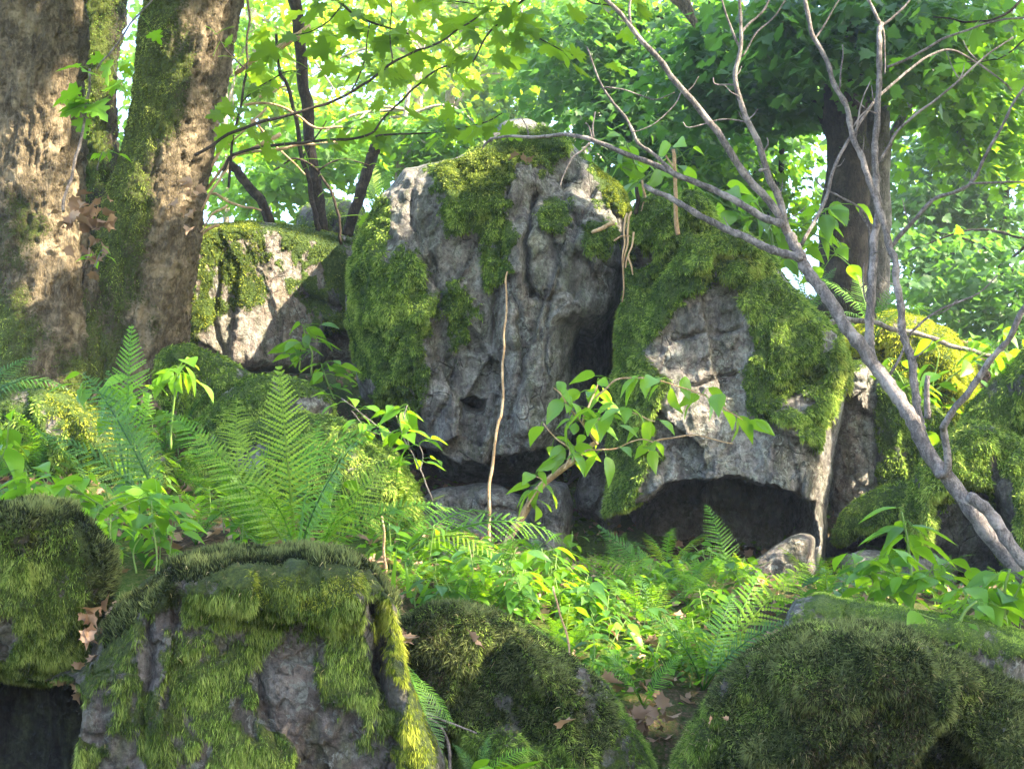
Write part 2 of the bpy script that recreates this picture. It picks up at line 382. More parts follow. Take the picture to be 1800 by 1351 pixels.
def rock(name, label, outline, D, T, R, ops=(), moss=(), bare=(), base_moss=0.0, mat='rock', res=3.0, rough=1.0, seed=1,
         shoots=None, cat='boulder', prof=2.2, back=.8, fscale=1.0, edge=2.0, group=None, msoft=18, thin=1.0, mhs=1.0, extra=()):
    px = refine(outline, 7, edge, seed)
    x0, y0 = px.min(0)-res; x1, y1 = px.max(0)+res
    gx = np.arange(x0, x1+res, res); gy = np.arange(y0, y1+res, res)
    X, Y = np.meshgrid(gx, gy); G = np.c_[X.ravel(), Y.ravel()]
    s, near = sdf(G, px)
    S = (s > 0).reshape(X.shape)
    cell = S[:-1, :-1] | S[1:, :-1] | S[:-1, 1:] | S[1:, 1:]
    need = np.zeros(X.shape, bool)
    for a, b in ((0, 0), (1, 0), (0, 1), (1, 1)): need[a:a+cell.shape[0], b:b+cell.shape[1]] |= cell
    bd = need.ravel() & (s <= 0)
    q = G.copy(); q[bd] = near[bd]; d = np.maximum(s, 0)
    ids = np.full(len(G), -1); keep = np.where(need.ravel())[0]; ids[keep] = np.arange(len(keep))
    q = q[keep]; d = d[keep]; nv = len(keep); rim = d <= 0
    ci, cj = np.where(cell); wdt = X.shape[1]
    q0 = ids[ci*wdt+cj]; q1 = ids[ci*wdt+cj+1]; q2 = ids[(ci+1)*wdt+cj+1]; q3 = ids[(ci+1)*wdt+cj]
    F = np.stack([q0, q3, q2, q1], 1)
    cx, cy = (px.min(0)+px.max(0))/2
    pr = (1-(1-np.clip(d/R, 0, 1))**prof)**(1/prof)
    h = T*pr
    wp = np.c_[q*K*D, np.full(nv, seed*7.3)]
    fc = facet(wp*[2.0, 1.3, 1]*fscale+seed, seed)*.17/fscale**.5 + facet(wp*[6.0, 3.6, 1]*fscale+seed, seed+3)*.045
    h = h + rough*(fc + .07*fbm(wp*1.6, 2, seed+7))*np.clip(d/(R*.5), 0, 1)*min(1, T*1.6)
    jit = q + 3.2*np.c_[fbm(wp*9, 3, seed+31), fbm(wp*9, 3, seed+32)]/(D/9)
    for op in ops:
        k = op[0]
        if k in ('dent', 'bump'):
            ss, _ = sdf(jit, op[1]); h += (-1 if k == 'dent' else 1)*op[2]*sstep(ss, -op[3]*.3, op[3])
        elif k == 'crack':
            dd, tt = pl_dist(jit, op[1]); h -= .75*op[3]*np.exp(-np.abs(dd/(op[2]*.75))**1.2)
        elif k == 'ridge':
            dd, tt = pl_dist(jit, op[1]); h += op[3]*np.exp(-(dd/op[2])**2)
        elif k == 'tilt':
            h += (op[1]*(q[:, 0]-cx)+op[2]*(q[:, 1]-cy))*np.clip(d/(R*.4), 0, 1)
    # moss mask
    m = np.full(nv, float(base_moss))
    jm = q + 11*np.c_[fbm(wp*5, 4, seed+61, .6), fbm(wp*5, 4, seed+62, .6)]*(9/D)**.6
    for poly in moss:
        amt = 1.0
        if isinstance(poly, tuple): amt, poly = poly
        ss, _ = sdf(jm, poly); m = np.maximum(m, amt*sstep(ss, -msoft, msoft))
    for poly in bare:
        amt = 1.0
        if isinstance(poly, tuple): amt, poly = poly
        ss, _ = sdf(jm, poly); m = np.minimum(m, 1-amt*sstep(ss, -msoft*.6, msoft*.6))
    pn = fbm(wp*[9, 6, 1]*(9/D)**.5, 5, seed+71, .65); m = np.clip(m + .62*m*(1-m)*4*pn + .55*m*np.minimum(pn+.12, 0)*thin, 0, 1)
    mh = .03*mhs*m*(1+.9*fbm(wp*9, 3, seed+80))*(D/9)**.5
    h = h + mh
    h = np.where(rim, 0, h)
    C0 = P(cx, cy, D); wdir = nrm(C0-CAM)
    base = P(q[:, 0], q[:, 1], np.full(nv, float(D)))
    Vf = base - wdir*h[:, None]
    sc = (D/9)**.5
    disp = np.stack([fbm(Vf*4.2/sc, 5, seed+k2*13, .66) for k2 in (1, 2, 3)], 1)*.017*rough*sc
    rd = np.stack([facet(Vf*11/sc, seed+90+k2) for k2 in (1, 2)], 1)
    disp = disp + (rd[:, :1]*(-wdir)*.022 + rd[:, 1:]*RIGHT*.010 + rd[:, 1:]*UP*.010)*rough*sc
    disp = disp*(1-.55*m)[:, None]*np.clip(.25+d/(R*.35), 0, 1)[:, None]
    disp[rim] = 0
    Vf = Vf + disp
    # back half shares the rim
    inn = ~rim; bid = np.arange(nv); bid[inn] = nv + np.arange(inn.sum())
    Vb = base[inn] + wdir*(back*T*pr[inn]*(1+.15*fbm(wp[inn]*2, 3, seed+5)))[:, None]
    V = np.vstack([Vf, Vb]); Fb = bid[F[:, ::-1]]
    up = base.copy()
    mm = np.concatenate([m, m[inn]])
    lo = C0.copy(); lo[2] = V[:, 2].min()
    t = thing(name, label, cat, lo, group)
    child('stone', t, V, np.vstack([F, Fb]), M[mat], True, {'moss': mm})
    for i, sh in enumerate(shoots or ()):
        msk = m.copy()
        if 'poly' in sh:
            ss, _ = sdf(jm, sh['poly']); msk = sstep(ss, -8, 14)*(sh.get('all', 0) or 1)
            if not sh.get('all'): msk = msk*np.maximum(m, .0)
        if 'out' in sh:
            for po in sh['out']:
                ss, _ = sdf(jm, po); msk = msk*(1-sstep(ss, -8, 12))
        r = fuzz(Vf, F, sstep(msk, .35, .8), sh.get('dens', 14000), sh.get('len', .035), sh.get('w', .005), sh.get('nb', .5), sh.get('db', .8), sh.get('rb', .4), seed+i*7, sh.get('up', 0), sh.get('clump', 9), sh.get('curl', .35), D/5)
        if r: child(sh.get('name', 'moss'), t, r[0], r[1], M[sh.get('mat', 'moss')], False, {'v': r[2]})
    ROCKS[name+str(seed)] = (Vf, F, m); LOCS[name+str(seed)] = lo
    return t

S = lambda **k: k
# the great central boulder
rock('boulder', 'tall grey boulder in the middle with a mossy crown and a pointed top', 
     [(612,470),(622,440),(645,390),(668,350),(690,328),(715,300),(760,290),(800,283),(840,262),(862,240),(882,214),(905,209),(938,213),(958,232),(985,238),(1008,256),(1024,285),(1050,305),(1078,325),(1098,345),(1106,370),(1096,395),(1088,430),(1092,480),(1092,540),(1088,600),(1082,670),(1075,740),(1060,790),(1010,850),(960,875),(880,885),(800,880),(752,862),(735,800),(722,765),(700,735),(668,715),(640,700),(628,660),(622,600),(612,560)],
     9.6, .95, 150, ops=[
      ('tilt', 0.0, 0.00075), ('tilt', -.0004, 0),
      ('dent', [(992,604),(1008,572),(1030,588),(1058,560),(1104,535),(1112,720),(1070,800),(1010,810),(985,760),(1004,700),(984,650)], .7, 18),
      ('dent', [(725,772),(760,768),(790,775),(812,790),(830,782),(850,790),(870,775),(900,770),(960,760),(1040,740),(1060,800),(1000,880),(760,890),(720,840)], .75, 14),
      ('dent', [(812,692),(835,680),(855,688),(850,708),(835,712),(818,706)], .3, 7),
      ('bump', [(880,430),(930,360),(1000,350),(1080,380),(1090,480),(1060,560),(985,575),(975,660),(960,740),(930,770),(890,740),(870,640)], .20, 30),
      ('crack', [(934,360),(927,395),(920,440),(918,470),(925,520)], 6, .22), ('crack', [(905,300),(888,360),(880,420),(872,500),(866,600)], 4.5, .09), ('crack', [(960,420),(968,480),(955,560),(950,650)], 4, .08), ('crack', [(820,520),(810,600),(795,680),(770,740)], 4, .07), ('crack', [(742,310),(728,370),(745,450),(790,540)], 4, .07), ('crack', [(1010,440),(1040,470),(1070,480)], 4, .1), ('crack', [(700,330),(690,380),(700,430)], 4, .06), ('crack', [(990,330),(986,350),(990,372),(1004,400),(1015,430)], 7, .14),
      ('crack', [(1045,490),(1062,505),(1078,520),(1090,530)], 8, .10), ('crack', [(893,500),(905,540),(915,600),(905,660),(888,720)], 7, .10), ('crack', [(870,690),(868,740),(862,780)], 9, .14),
      ('crack', [(1060,370),(1070,395),(1078,420),(1082,450)], 5, .12),
      ('crack', [(735,400),(760,440),(780,500)], 9, .05), ('crack', [(930,520),(950,530)], 7, .10),
      ('ridge', [(905,310),(892,370),(885,440)], 12, .07), ('bump', [(760,290),(850,270),(945,290),(950,345),(890,400),(800,410),(770,360)], .12, 26),
      ('dent', [(940,350),(1000,360),(1020,400),(1000,430),(940,410)], .06, 12)],
     moss=[[(750,300),(830,262),(880,245),(945,275),(960,305),(950,335),(908,322),(888,385),(905,440),(890,470),(855,450),(825,420),(785,415),(758,350)],
           [(860,250),(900,225),(960,240),(1000,255),(995,300),(930,290),(880,285)],
           [(1020,285),(1080,310),(1120,335),(1125,385),(1090,400),(1050,390),(1030,350)],
           [(610,480),(640,400),(670,365),(690,400),(700,440),(695,470),(720,430),(750,470),(775,520),(770,580),(745,630),(725,690),(690,710),(668,690),(640,660),(620,600)],
           [(640,380),(690,360),(695,400),(660,415)],[(950,370),(985,365),(1000,400),(990,425),(950,425),(940,400)],
           [(1015,400),(1060,380),(1075,420),(1040,455),(1015,450)],[(830,440),(895,430),(890,490),(860,510),(835,480)],[(1025,335),(1045,345),(1060,395),(1030,380)],
           (.8,[(800,500),(840,490),(840,560),(800,640),(770,660),(790,560)]), (.7,[(700,560),(770,590),(790,660),(740,720),(700,700)])],
     bare=[[(905,312),(935,308),(932,350),(905,385),(895,400),(890,360)], (.8,[(1010,275),(1030,300),(1045,360),(1030,360),(1005,320)]), (.9,[(662,655),(690,670),(680,700),(650,700),(645,670)])],
     mat='rock', res=2.6, seed=3, rough=.8, thin=.4, mhs=1.7,
     shoots=[S(dens=17000,len=.034,w=.0055,out=[[(1030,290),(1120,330),(1120,390),(1050,395)],[(770,290),(940,260),(950,330),(890,365),(770,360)]]),
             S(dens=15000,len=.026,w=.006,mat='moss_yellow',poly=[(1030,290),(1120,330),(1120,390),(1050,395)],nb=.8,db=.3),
             S(dens=20000,len=.028,w=.006,mat='moss_olive',poly=[(770,290),(940,260),(950,330),(890,365),(770,360)],nb=.9,db=.3,clump=16)])
# right boulder with the hollow
rock('boulder', 'broad mossy boulder on the right with a dark arched hollow under it',
     [(1112,400),(1118,368),(1140,356),(1165,352),(1185,362),(1195,352),(1222,345),(1248,360),(1262,392),(1275,412),(1310,415),(1345,440),(1375,480),(1400,515),(1440,555),(1470,590),(1487,630),(1487,680),(1474,740),(1464,800),(1456,860),(1452,920),(1448,975),(1440,1010),(1400,1040),(1300,1050),(1180,1045),(1100,1020),(1072,980),(1068,900),(1074,820),(1078,740),(1082,660),(1086,600),(1098,540),(1106,480)],
     9.0, 1.0, 120, ops=[
      ('tilt', 0, .0009),
      ('dent', [(1060,905),(1098,880),(1150,862),(1185,838),(1230,828),(1300,826),(1350,838),(1390,850),(1415,870),(1420,900),(1424,935),(1405,950),(1350,985),(1300,1020),(1200,1030),(1090,1000),(1050,960)], 1.3, 12),
      ('dent', [(1120,440),(1160,450),(1165,480),(1130,485),(1108,470)], .25, 12),
      ('dent', [(1340,690),(1368,668),(1400,650),(1440,655),(1438,678),(1405,690),(1375,712),(1345,702)], .16, 9),
      ('crack', [(1190,610),(1230,600),(1298,592)], 3.5, .08), ('crack', [(1215,678),(1260,668),(1296,660)], 3.5, .08),
      ('crack', [(1188,790),(1182,840)], 5, .05), ('crack', [(1432,710),(1448,745),(1455,770)], 4, .07),
      ('ridge', [(1310,520),(1370,520),(1430,590),(1470,640)], 18, .10), ('bump', [(1210,440),(1280,410),(1340,430),(1350,490),(1290,530),(1220,500)], .13, 22),
      ('crack', [(1265,408),(1215,425),(1180,475),(1150,520)], 14, .22), ('crack', [(1178,365),(1192,420),(1185,470)], 11, .16), ('bump',[(1200,350),(1250,350),(1262,400),(1215,415),(1195,385)],.16,16), ('crack',[(1345,440),(1340,500),(1310,520)],10,.12), ('dent',[(1365,460),(1410,500),(1440,560),(1400,540),(1360,500)],.12,12), ('dent',[(1110,450),(1180,480),(1150,620),(1095,640)],.10,20),
      ('bump', [(1335,715),(1400,720),(1440,770),(1430,800),(1400,780),(1350,750)], .09, 12)],
     base_moss=1.0,
     bare=[[(1150,620),(1185,570),(1235,535),(1270,505),(1292,515),(1300,560),(1320,585),(1325,630),(1310,660),(1310,705),(1330,725),(1375,745),(1410,770),(1430,790),(1445,740),(1462,700),(1480,680),(1500,700),(1480,900),(1470,1060),(1060,1060),(1060,930),(1130,880),(1155,810),(1190,790),(1160,770),(1170,720),(1180,680),(1150,650)],
           (.8,[(1120,440),(1160,450),(1165,480),(1130,485),(1108,470)]), (.7,[(1365,470),(1400,510),(1390,530),(1360,500)]), (.5,[(1430,580),(1450,600),(1440,640),(1420,620)]), [(1370,695),(1400,690),(1410,712),(1385,725),(1365,715)]],
     moss=[],
     mat='rock_pale', res=2.6, seed=5, rough=.95, thin=.35, mhs=2.2,
     shoots=[S(dens=17000,len=.038,w=.0055), S(dens=14000,len=.042,w=.006,mat='moss_olive',poly=[(1240,420),(1330,430),(1370,490),(1290,525),(1220,500)],db=1.0),
             S(dens=15000,len=.04,w=.006,mat='moss_olive',poly=[(1440,600),(1500,600),(1500,720),(1440,860),(1410,840),(1435,740)],db=1.1)])
for i_, pl in enumerate([[(1330,735),(1395,728),(1438,765),(1445,800),(1425,815),(1405,790),(1370,770),(1345,755)]]):
    pass
# sunlit block behind, between the trees and the big boulder
rock('boulder', 'squat block behind the twin trunks striped with sun and sun-tinted yellow moss',
     [(335,400),(375,395),(430,388),(475,392),(530,398),(580,408),(625,415),(660,430),(680,560),(640,640),(600,650),(500,655),(430,650),(330,640),(320,520)],
     9.95, .55, 34, ops=[('tilt',-.0016,.0008),('crack',[(395,470),(385,560),(400,620)],5,.08),('crack',[(530,520),(600,545),(640,610)],8,.14),('dent',[(560,560),(620,590),(640,640),(560,650)],.3,12)],
     moss=[[(330,390),(470,385),(475,420),(490,470),(470,530),(400,540),(345,600),(330,600)],[(470,390),(640,400),(640,560),(560,580),(500,500),(480,440)]], mat='rock_warm', res=3, seed=8, rough=.5, thin=2.2, mhs=.3,
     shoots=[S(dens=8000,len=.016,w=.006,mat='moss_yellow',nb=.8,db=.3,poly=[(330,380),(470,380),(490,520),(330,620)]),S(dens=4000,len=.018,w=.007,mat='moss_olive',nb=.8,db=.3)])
rock('boulder', 'small dark boulder behind the thin sapling stems, half hidden by leaves',
     [(525,365),(555,350),(600,348),(640,362),(655,420),(600,440),(530,430),(515,395)], 12.0, .5, 40, base_moss=.68, mat='rock_dark', res=4, seed=9, shoots=[S(dens=4000,len=.03,w=.008,mat='moss')])
# mossy mounds on the left
rock('boulder', 'rounded mossy stone against the foot of the right-hand trunk',
     [(262,625),(290,603),(330,603),(370,618),(410,635),(440,655),(452,690),(430,730),(380,755),(300,750),(262,700)], 8.6, .45, 55, base_moss=1, mat='rock', res=3, seed=11,
     shoots=[S(dens=18000,len=.035,w=.006)])
rock('boulder', 'low moss covered stone rising behind the tall ferns',
     [(345,740),(390,690),(430,665),(480,655),(530,668),(575,690),(590,720),(560,760),(480,790),(370,790)], 8.3, .45, 60, base_moss=1, bare=[(1,[(505,690),(560,690),(585,715),(560,735),(510,725)])], mat='rock', res=3, seed=12,
     shoots=[S(dens=18000,len=.035,w=.006)])
rock('boulder', 'wide mossy boulder sloping down behind the ferns beside the dark gap',
     [(330,800),(360,770),(420,745),(490,728),(560,728),(620,745),(660,775),(700,800),(722,840),(738,880),(745,930),(720,990),(600,1020),(450,1020),(360,960),(320,880)], 7.4, .65, 110, base_moss=1,
     bare=[(.8,[(420,790),(470,780),(500,800),(460,830),(425,820)])], mat='rock', res=3, seed=13,
     shoots=[S(dens=20000,len=.032,w=.005,mat='moss'), S(dens=6000,len=.03,w=.005,mat='moss_olive')])
rock('boulder', 'long mossy bank of stone below the trunks with a sunlit yellow flank',
     [(-60,700),(0,672),(40,675),(80,680),(120,690),(170,715),(215,745),(260,775),(300,810),(330,870),(300,940),(150,960),(-60,960)], 7.4, .7, 90, base_moss=1, ops=[('ridge',[(90,690),(140,720),(170,780)],25,.12)],
     bare=[(.55,[(75,725),(110,740),(115,775),(85,765)])], mat='rock_warm', res=3, seed=14,
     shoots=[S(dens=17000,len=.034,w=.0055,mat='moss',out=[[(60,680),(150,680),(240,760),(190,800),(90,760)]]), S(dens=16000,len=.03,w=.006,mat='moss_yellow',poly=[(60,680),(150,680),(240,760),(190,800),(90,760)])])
# stones under the central boulder
rock('rock', 'flat pale grey slab lying in the gap under the big boulder',
     [(742,880),(760,862),(800,852),(850,850),(890,855),(922,872),(932,900),(925,945),(905,975),(760,985),(735,930)], 8.9, .4, 40, ops=[('crack',[(850,890),(920,905)],6,.1)], base_moss=.12, mat='rock_pale', cat='rock', res=3, seed=21, rough=.7)
rock('rock', 'upright grey block standing beside the beech sapling stem',
     [(925,865),(935,848),(965,842),(1000,850),(1008,880),(1004,940),(975,1000),(930,1020),(912,940)], 8.8, .35, 30, mat='rock', cat='rock', res=3, seed=22, rough=.8, base_moss=.1)
rock('rock', 'jagged grey wedge jammed between the two big boulders',
     [(1010,870),(1022,830),(1050,780),(1075,760),(1100,790),(1096,860),(1092,920),(1062,935),(1035,915),(1015,895)], 9.3, .3, 26, ops=[('crack',[(1030,920),(1055,880),(1070,850)],6,.1)], mat='rock', cat='rock', res=2.6, seed=23, rough=1.4)
rock('rock', 'tan sunlit stone at the right end of the arched hollow',
     [(1300,1000),(1340,975),(1380,948),(1410,934),(1430,942),(1436,975),(1432,1015),(1380,1045),(1290,1050)], 7.9, .25, 28, mat='rock_warm', cat='rock', res=3, seed=24, rough=.7)
rock('rock', 'dark filler stone added to block sky light behind the cleft between the two big boulders',
     [(1055,410),(1085,385),(1130,380),(1160,420),(1160,600),(1150,780),(1100,820),(1040,780),(1030,560)], 10.6, .25, 30, mat='rock_dark', cat='rock', res=4, seed=25, rough=.8)  # filler added behind the cleft, keeps sky from showing through
# right-hand group
rock('boulder', 'upright lichen spotted slab right of the hollow, mossy on its right side',
     [(1455,700),(1478,650),(1515,630),(1570,648),(1620,690),(1665,730),(1690,790),(1680,900),(1600,960),(1470,960),(1450,860)], 9.9, .55, 60, ops=[('crack',[(1540,660),(1545,760),(1548,860)],6,.12)], 
     moss=[[(1545,650),(1700,600),(1700,960),(1560,960),(1550,800)],[(1470,600),(1640,580),(1640,660),(1500,660)]], mat='rock_pale', res=3, seed=31, rough=1.2,
     shoots=[S(dens=13000,len=.034,w=.006,mat='moss')])
rock('boulder', 'mossy stone with a grey flank at the right behind the leaning tree',
     [(1600,850),(1620,815),(1655,775),(1690,745),(1730,742),(1775,765),(1830,790),(1880,850),(1890,1000),(1700,1010),(1620,980),(1590,910)], 8.4, .7, 60, ops=[('dent',[(1640,880),(1700,840),(1745,850),(1780,920),(1800,1000),(1640,1000)],.3,18)],
     base_moss=1, bare=[[(1735,800),(1765,810),(1790,880),(1800,940),(1775,950),(1755,880)],(1,[(1640,895),(1700,850),(1740,860),(1770,960),(1760,1020),(1620,1020)])], mat='rock_dark', res=3, seed=32,
     shoots=[S(dens=19000,len=.038,w=.0055,mat='moss'), S(dens=6000,len=.034,w=.006,mat='moss_olive')])
rock('rock', 'low moss topped ledge right of the hollow with a dark gap below',
     [(1462,935),(1480,900),(1515,872),(1560,852),(1600,846),(1640,862),(1665,890),(1650,925),(1570,935),(1500,945),(1470,960)], 8.7, .4, 30, base_moss=1, mat='rock', cat='rock', res=3, seed=33,
     shoots=[S(dens=19000,len=.034,w=.0055,mat='moss')])
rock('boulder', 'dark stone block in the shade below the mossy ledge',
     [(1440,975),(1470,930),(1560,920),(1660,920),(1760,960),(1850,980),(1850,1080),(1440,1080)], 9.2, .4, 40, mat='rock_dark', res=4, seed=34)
for k_, (ol, lb) in enumerate([([(1475,1010),(1482,975),(1510,966),(1550,968),(1560,1000),(1550,1050),(1480,1055)], 'small cracked tan stone under the mossy ledge'),
                              ([(1580,1010),(1590,978),(1640,972),(1680,985),(1682,1030),(1660,1060),(1590,1060)], 'small layered grey stone left of the leaning tree foot')]):
    rock('rock', lb, ol, 8.1, .25, 26, mat='rock_warm' if k_ == 0 else 'rock_pale', cat='rock', res=3, seed=35+k_, ops=[('crack',[(1590,1015),(1680,1010)],4,.08)])
rock('boulder', 'far boulder with sunlight coloured into its yellow green moss at the right',
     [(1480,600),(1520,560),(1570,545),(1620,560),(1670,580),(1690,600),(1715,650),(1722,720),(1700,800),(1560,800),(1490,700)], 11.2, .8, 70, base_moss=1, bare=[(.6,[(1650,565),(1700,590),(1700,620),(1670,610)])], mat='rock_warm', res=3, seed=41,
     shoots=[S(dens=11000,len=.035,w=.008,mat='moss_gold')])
rock('mound', 'mossy root mound rising at the right edge',
     [(1680,760),(1700,715),(1740,670),(1780,640),(1820,590),(1900,560),(1920,800),(1850,830),(1740,790)], 9.6, .6, 60, base_moss=1, mat='rock_dark', cat='mound', res=3.5, seed=42,
     shoots=[S(dens=16000,len=.035,w=.006,mat='moss',db=1.1)])
# foreground bank of rocks
rock('boulder', 'mossy overhanging rock at the lower left above a black hollow',
     [(-80,900),(-20,885),(60,880),(120,895),(165,925),(195,965),(205,1010),(190,1060),(160,1110),(150,1160),(130,1195),(60,1195),(0,1185),(-80,1190)], 4.1, .42, 70, base_moss=1,
     bare=[(.9,[(-40,1080),(15,1060),(25,1110),(10,1160),(-40,1170)]),(.5,[(80,1010),(130,1010),(120,1050),(80,1050)])], ops=[('tilt',0,-.0008)], mat='rock_wet', res=3.2, seed=51,
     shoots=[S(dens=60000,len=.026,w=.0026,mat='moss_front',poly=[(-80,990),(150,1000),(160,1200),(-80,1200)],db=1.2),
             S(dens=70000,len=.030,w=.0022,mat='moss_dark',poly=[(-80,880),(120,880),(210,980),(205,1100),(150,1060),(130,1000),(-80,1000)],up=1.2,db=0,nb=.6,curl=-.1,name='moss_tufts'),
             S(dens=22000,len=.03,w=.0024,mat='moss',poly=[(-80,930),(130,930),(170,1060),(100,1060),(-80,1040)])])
rock('rock', 'added backing stone coloured black as shade in the lower left hollow',
     [(-110,1130),(60,1120),(170,1130),(200,1250),(190,1450),(-110,1450)], 4.35, .18, 60, mat='rock_hollow_shade', cat='rock', res=5, seed=57, rough=.6)
rock('boulder', 'large foreground rock face hung with green moss and a bare grey patch',
     [(-90,1240),(-60,1180),(90,1190),(150,1165),(178,1110),(215,1060),(260,1020),(310,990),(370,978),(450,972),(540,972),(600,980),(640,1000),(665,1040),(685,1075),(692,1120),(700,1180),(735,1250),(770,1330),(790,1420),(-90,1420)], 4.0, .45, 90, base_moss=.68,
     ops=[('dent',[(-120,1190),(60,1190),(130,1195),(165,1220),(150,1330),(140,1450),(-120,1450)],1.3,22),('dent',[(615,1070),(640,1060),(642,1140),(650,1230),(632,1235),(622,1150)],.14,7),
          ('bump',[(620,1060),(665,1060),(680,1180),(720,1300),(740,1400),(660,1400),(650,1240)],.06,12),('crack',[(640,1130),(650,1260),(690,1400)],6,.06),('bump',[(300,1000),(600,990),(625,1060),(600,1110),(400,1100),(290,1060)],.10,22),
          ('crack',[(430,1110),(440,1200),(470,1300)],9,.05),('crack',[(270,1100),(260,1250),(280,1400)],10,.08)],
     moss=[[(200,1040),(350,980),(640,980),(690,1080),(610,1110),(420,1110),(260,1110)],[(540,1100),(620,1080),(620,1250),(600,1290),(560,1250),(540,1180)],[(640,1060),(680,1090),(740,1300),(760,1400),(660,1400),(650,1240)],[(310,1160),(400,1150),(430,1250),(500,1300),(500,1400),(380,1400),(340,1280)]],
     bare=[[(425,1165),(450,1125),(540,1120),(545,1180),(540,1235),(590,1290),(620,1360),(580,1420),(505,1400),(500,1290),(440,1240)],(.6,[(290,1080),(330,1080),(320,1180),(290,1160)]),(.8,[(-120,1200),(140,1200),(140,1420),(-120,1420)]),(.9,[(612,1060),(645,1050),(655,1240),(625,1250)])],
     mat='rock_wet', res=3, seed=52, rough=.9, msoft=26, back=3.2,
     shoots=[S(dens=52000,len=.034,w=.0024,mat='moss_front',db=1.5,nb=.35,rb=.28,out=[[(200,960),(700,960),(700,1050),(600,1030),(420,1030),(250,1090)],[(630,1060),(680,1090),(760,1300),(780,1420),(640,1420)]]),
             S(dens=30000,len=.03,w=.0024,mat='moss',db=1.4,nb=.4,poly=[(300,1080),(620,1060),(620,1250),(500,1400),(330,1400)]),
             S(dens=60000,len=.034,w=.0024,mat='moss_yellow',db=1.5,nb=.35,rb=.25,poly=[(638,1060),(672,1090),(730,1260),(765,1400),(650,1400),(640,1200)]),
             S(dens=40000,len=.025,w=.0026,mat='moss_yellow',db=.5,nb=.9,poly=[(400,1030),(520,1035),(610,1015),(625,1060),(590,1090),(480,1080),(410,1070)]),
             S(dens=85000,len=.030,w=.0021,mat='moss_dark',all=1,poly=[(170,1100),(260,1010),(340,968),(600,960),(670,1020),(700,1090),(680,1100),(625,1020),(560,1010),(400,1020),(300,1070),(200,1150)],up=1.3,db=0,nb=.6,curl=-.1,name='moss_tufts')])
rock('boulder', 'dark mossy hump in the lower middle with brown wiry tufts',
     [(700,1120),(720,1090),(760,1070),(810,1062),(860,1075),(910,1100),(960,1130),(1010,1165),(1060,1200),(1090,1240),(1130,1300),(1160,1380),(1160,1430),(760,1430),(750,1330),(712,1230)], 4.5, .45, 80, base_moss=1, ops=[('dent',[(690,1200),(760,1230),(830,1300),(850,1430),(720,1430)],.15,20),('bump',[(830,1290),(900,1270),(940,1330),(960,1430),(800,1430)],.16,20)],
     mat='rock_wet', res=3.2, seed=53, rough=1.8, thin=1.0,
     shoots=[S(dens=30000,len=.034,w=.0024,mat='moss_brown',nb=.9,db=.6,rb=.5,name='moss_tufts',poly=[(700,1110),(800,1090),(830,1180),(760,1230)]),S(dens=42000,len=.048,w=.0042,clump=14,mat='moss_dark',poly=[(690,1060),(900,1060),(1050,1180),(1090,1300),(1000,1330),(900,1270),(800,1290),(740,1200)],nb=1,db=.35,rb=.6,name='moss_tufts'),
             S(dens=30000,len=.032,w=.0026,mat='moss',nb=.6,db=.7), S(dens=70000,len=.034,w=.0024,mat='moss',nb=.4,db=1.3,rb=.2,poly=[(820,1290),(890,1268),(940,1310),(960,1430),(790,1430)])])
rock('boulder', 'big round boulder at the lower right under dark brown and green moss',
     [(1180,1430),(1190,1350),(1215,1290),(1245,1240),(1280,1195),(1320,1160),(1360,1125),(1420,1105),(1500,1100),(1580,1108),(1650,1140),(1720,1180),(1800,1215),(1880,1260),(1900,1430)], 4.3, .7, 150, base_moss=1, mat='rock_wet', res=3.2, seed=54, rough=1.9, thin=1.0, ops=[('dent',[(1280,1230),(1400,1200),(1480,1260),(1400,1330),(1300,1300)],.08,30),('bump',[(1480,1130),(1600,1120),(1700,1200),(1640,1280),(1520,1240)],.12,40),('crack',[(1250,1260),(1330,1310),(1350,1430)],10,.12),('crack',[(1640,1150),(1610,1250),(1660,1420)],9,.12)],
     shoots=[S(dens=30000,len=.03,w=.0024,mat='moss_brown',nb=.9,db=.4,rb=.6,name='moss_tufts',poly=[(1400,1200),(1560,1190),(1640,1260),(1600,1400),(1420,1380)]),S(dens=26000,len=.03,w=.0026,mat='moss',nb=.8,db=.5,rb=.6,clump=7,poly=[(1300,1150),(1500,1100),(1560,1150),(1400,1250),(1300,1300)]),S(dens=42000,len=.046,w=.0042,mat='moss_dark',nb=1,db=.4,rb=.75,clump=14,name='moss_tufts',out=[[(1180,1430),(1190,1330),(1250,1230),(1290,1260),(1270,1430)]]),
             S(dens=16000,len=.03,w=.0026,mat='moss_front',nb=.8,db=.5,rb=.5,clump=5), S(dens=60000,len=.03,w=.0026,mat='moss',nb=.5,db=1.0,rb=.3,poly=[(1170,1430),(1185,1330),(1250,1225),(1300,1240),(1270,1330),(1265,1430)])])
rock('rock', 'smooth grey stone slab with a thin moss skin behind the lower right boulder',
     [(1365,1140),(1385,1090),(1400,1055),(1440,1045),(1520,1058),(1600,1070),(1700,1085),(1800,1110),(1900,1150),(1900,1300),(1500,1250),(1380,1200)], 5.0, .4, 60, base_moss=.45, moss=[[(1440,1040),(1900,1080),(1900,1180),(1600,1130),(1450,1090)]], mat='rock', cat='rock', res=3.2, seed=55, rough=.6,
     shoots=[S(dens=22000,len=.02,w=.003,mat='moss',nb=.8,db=.4)])
rock('rock', 'mossy stone among the plants in the middle below the beech sapling',
     [(680,990),(720,955),(780,948),(840,965),(870,1000),(860,1060),(760,1080),(690,1050)], 6.6, .35, 40, base_moss=1, bare=[(.9,[(780,960),(840,970),(850,990),(790,985)])], mat='rock_warm', cat='rock', res=3, seed=56, shoots=[S(dens=16000,len=.03,w=.005,mat='moss_front')])

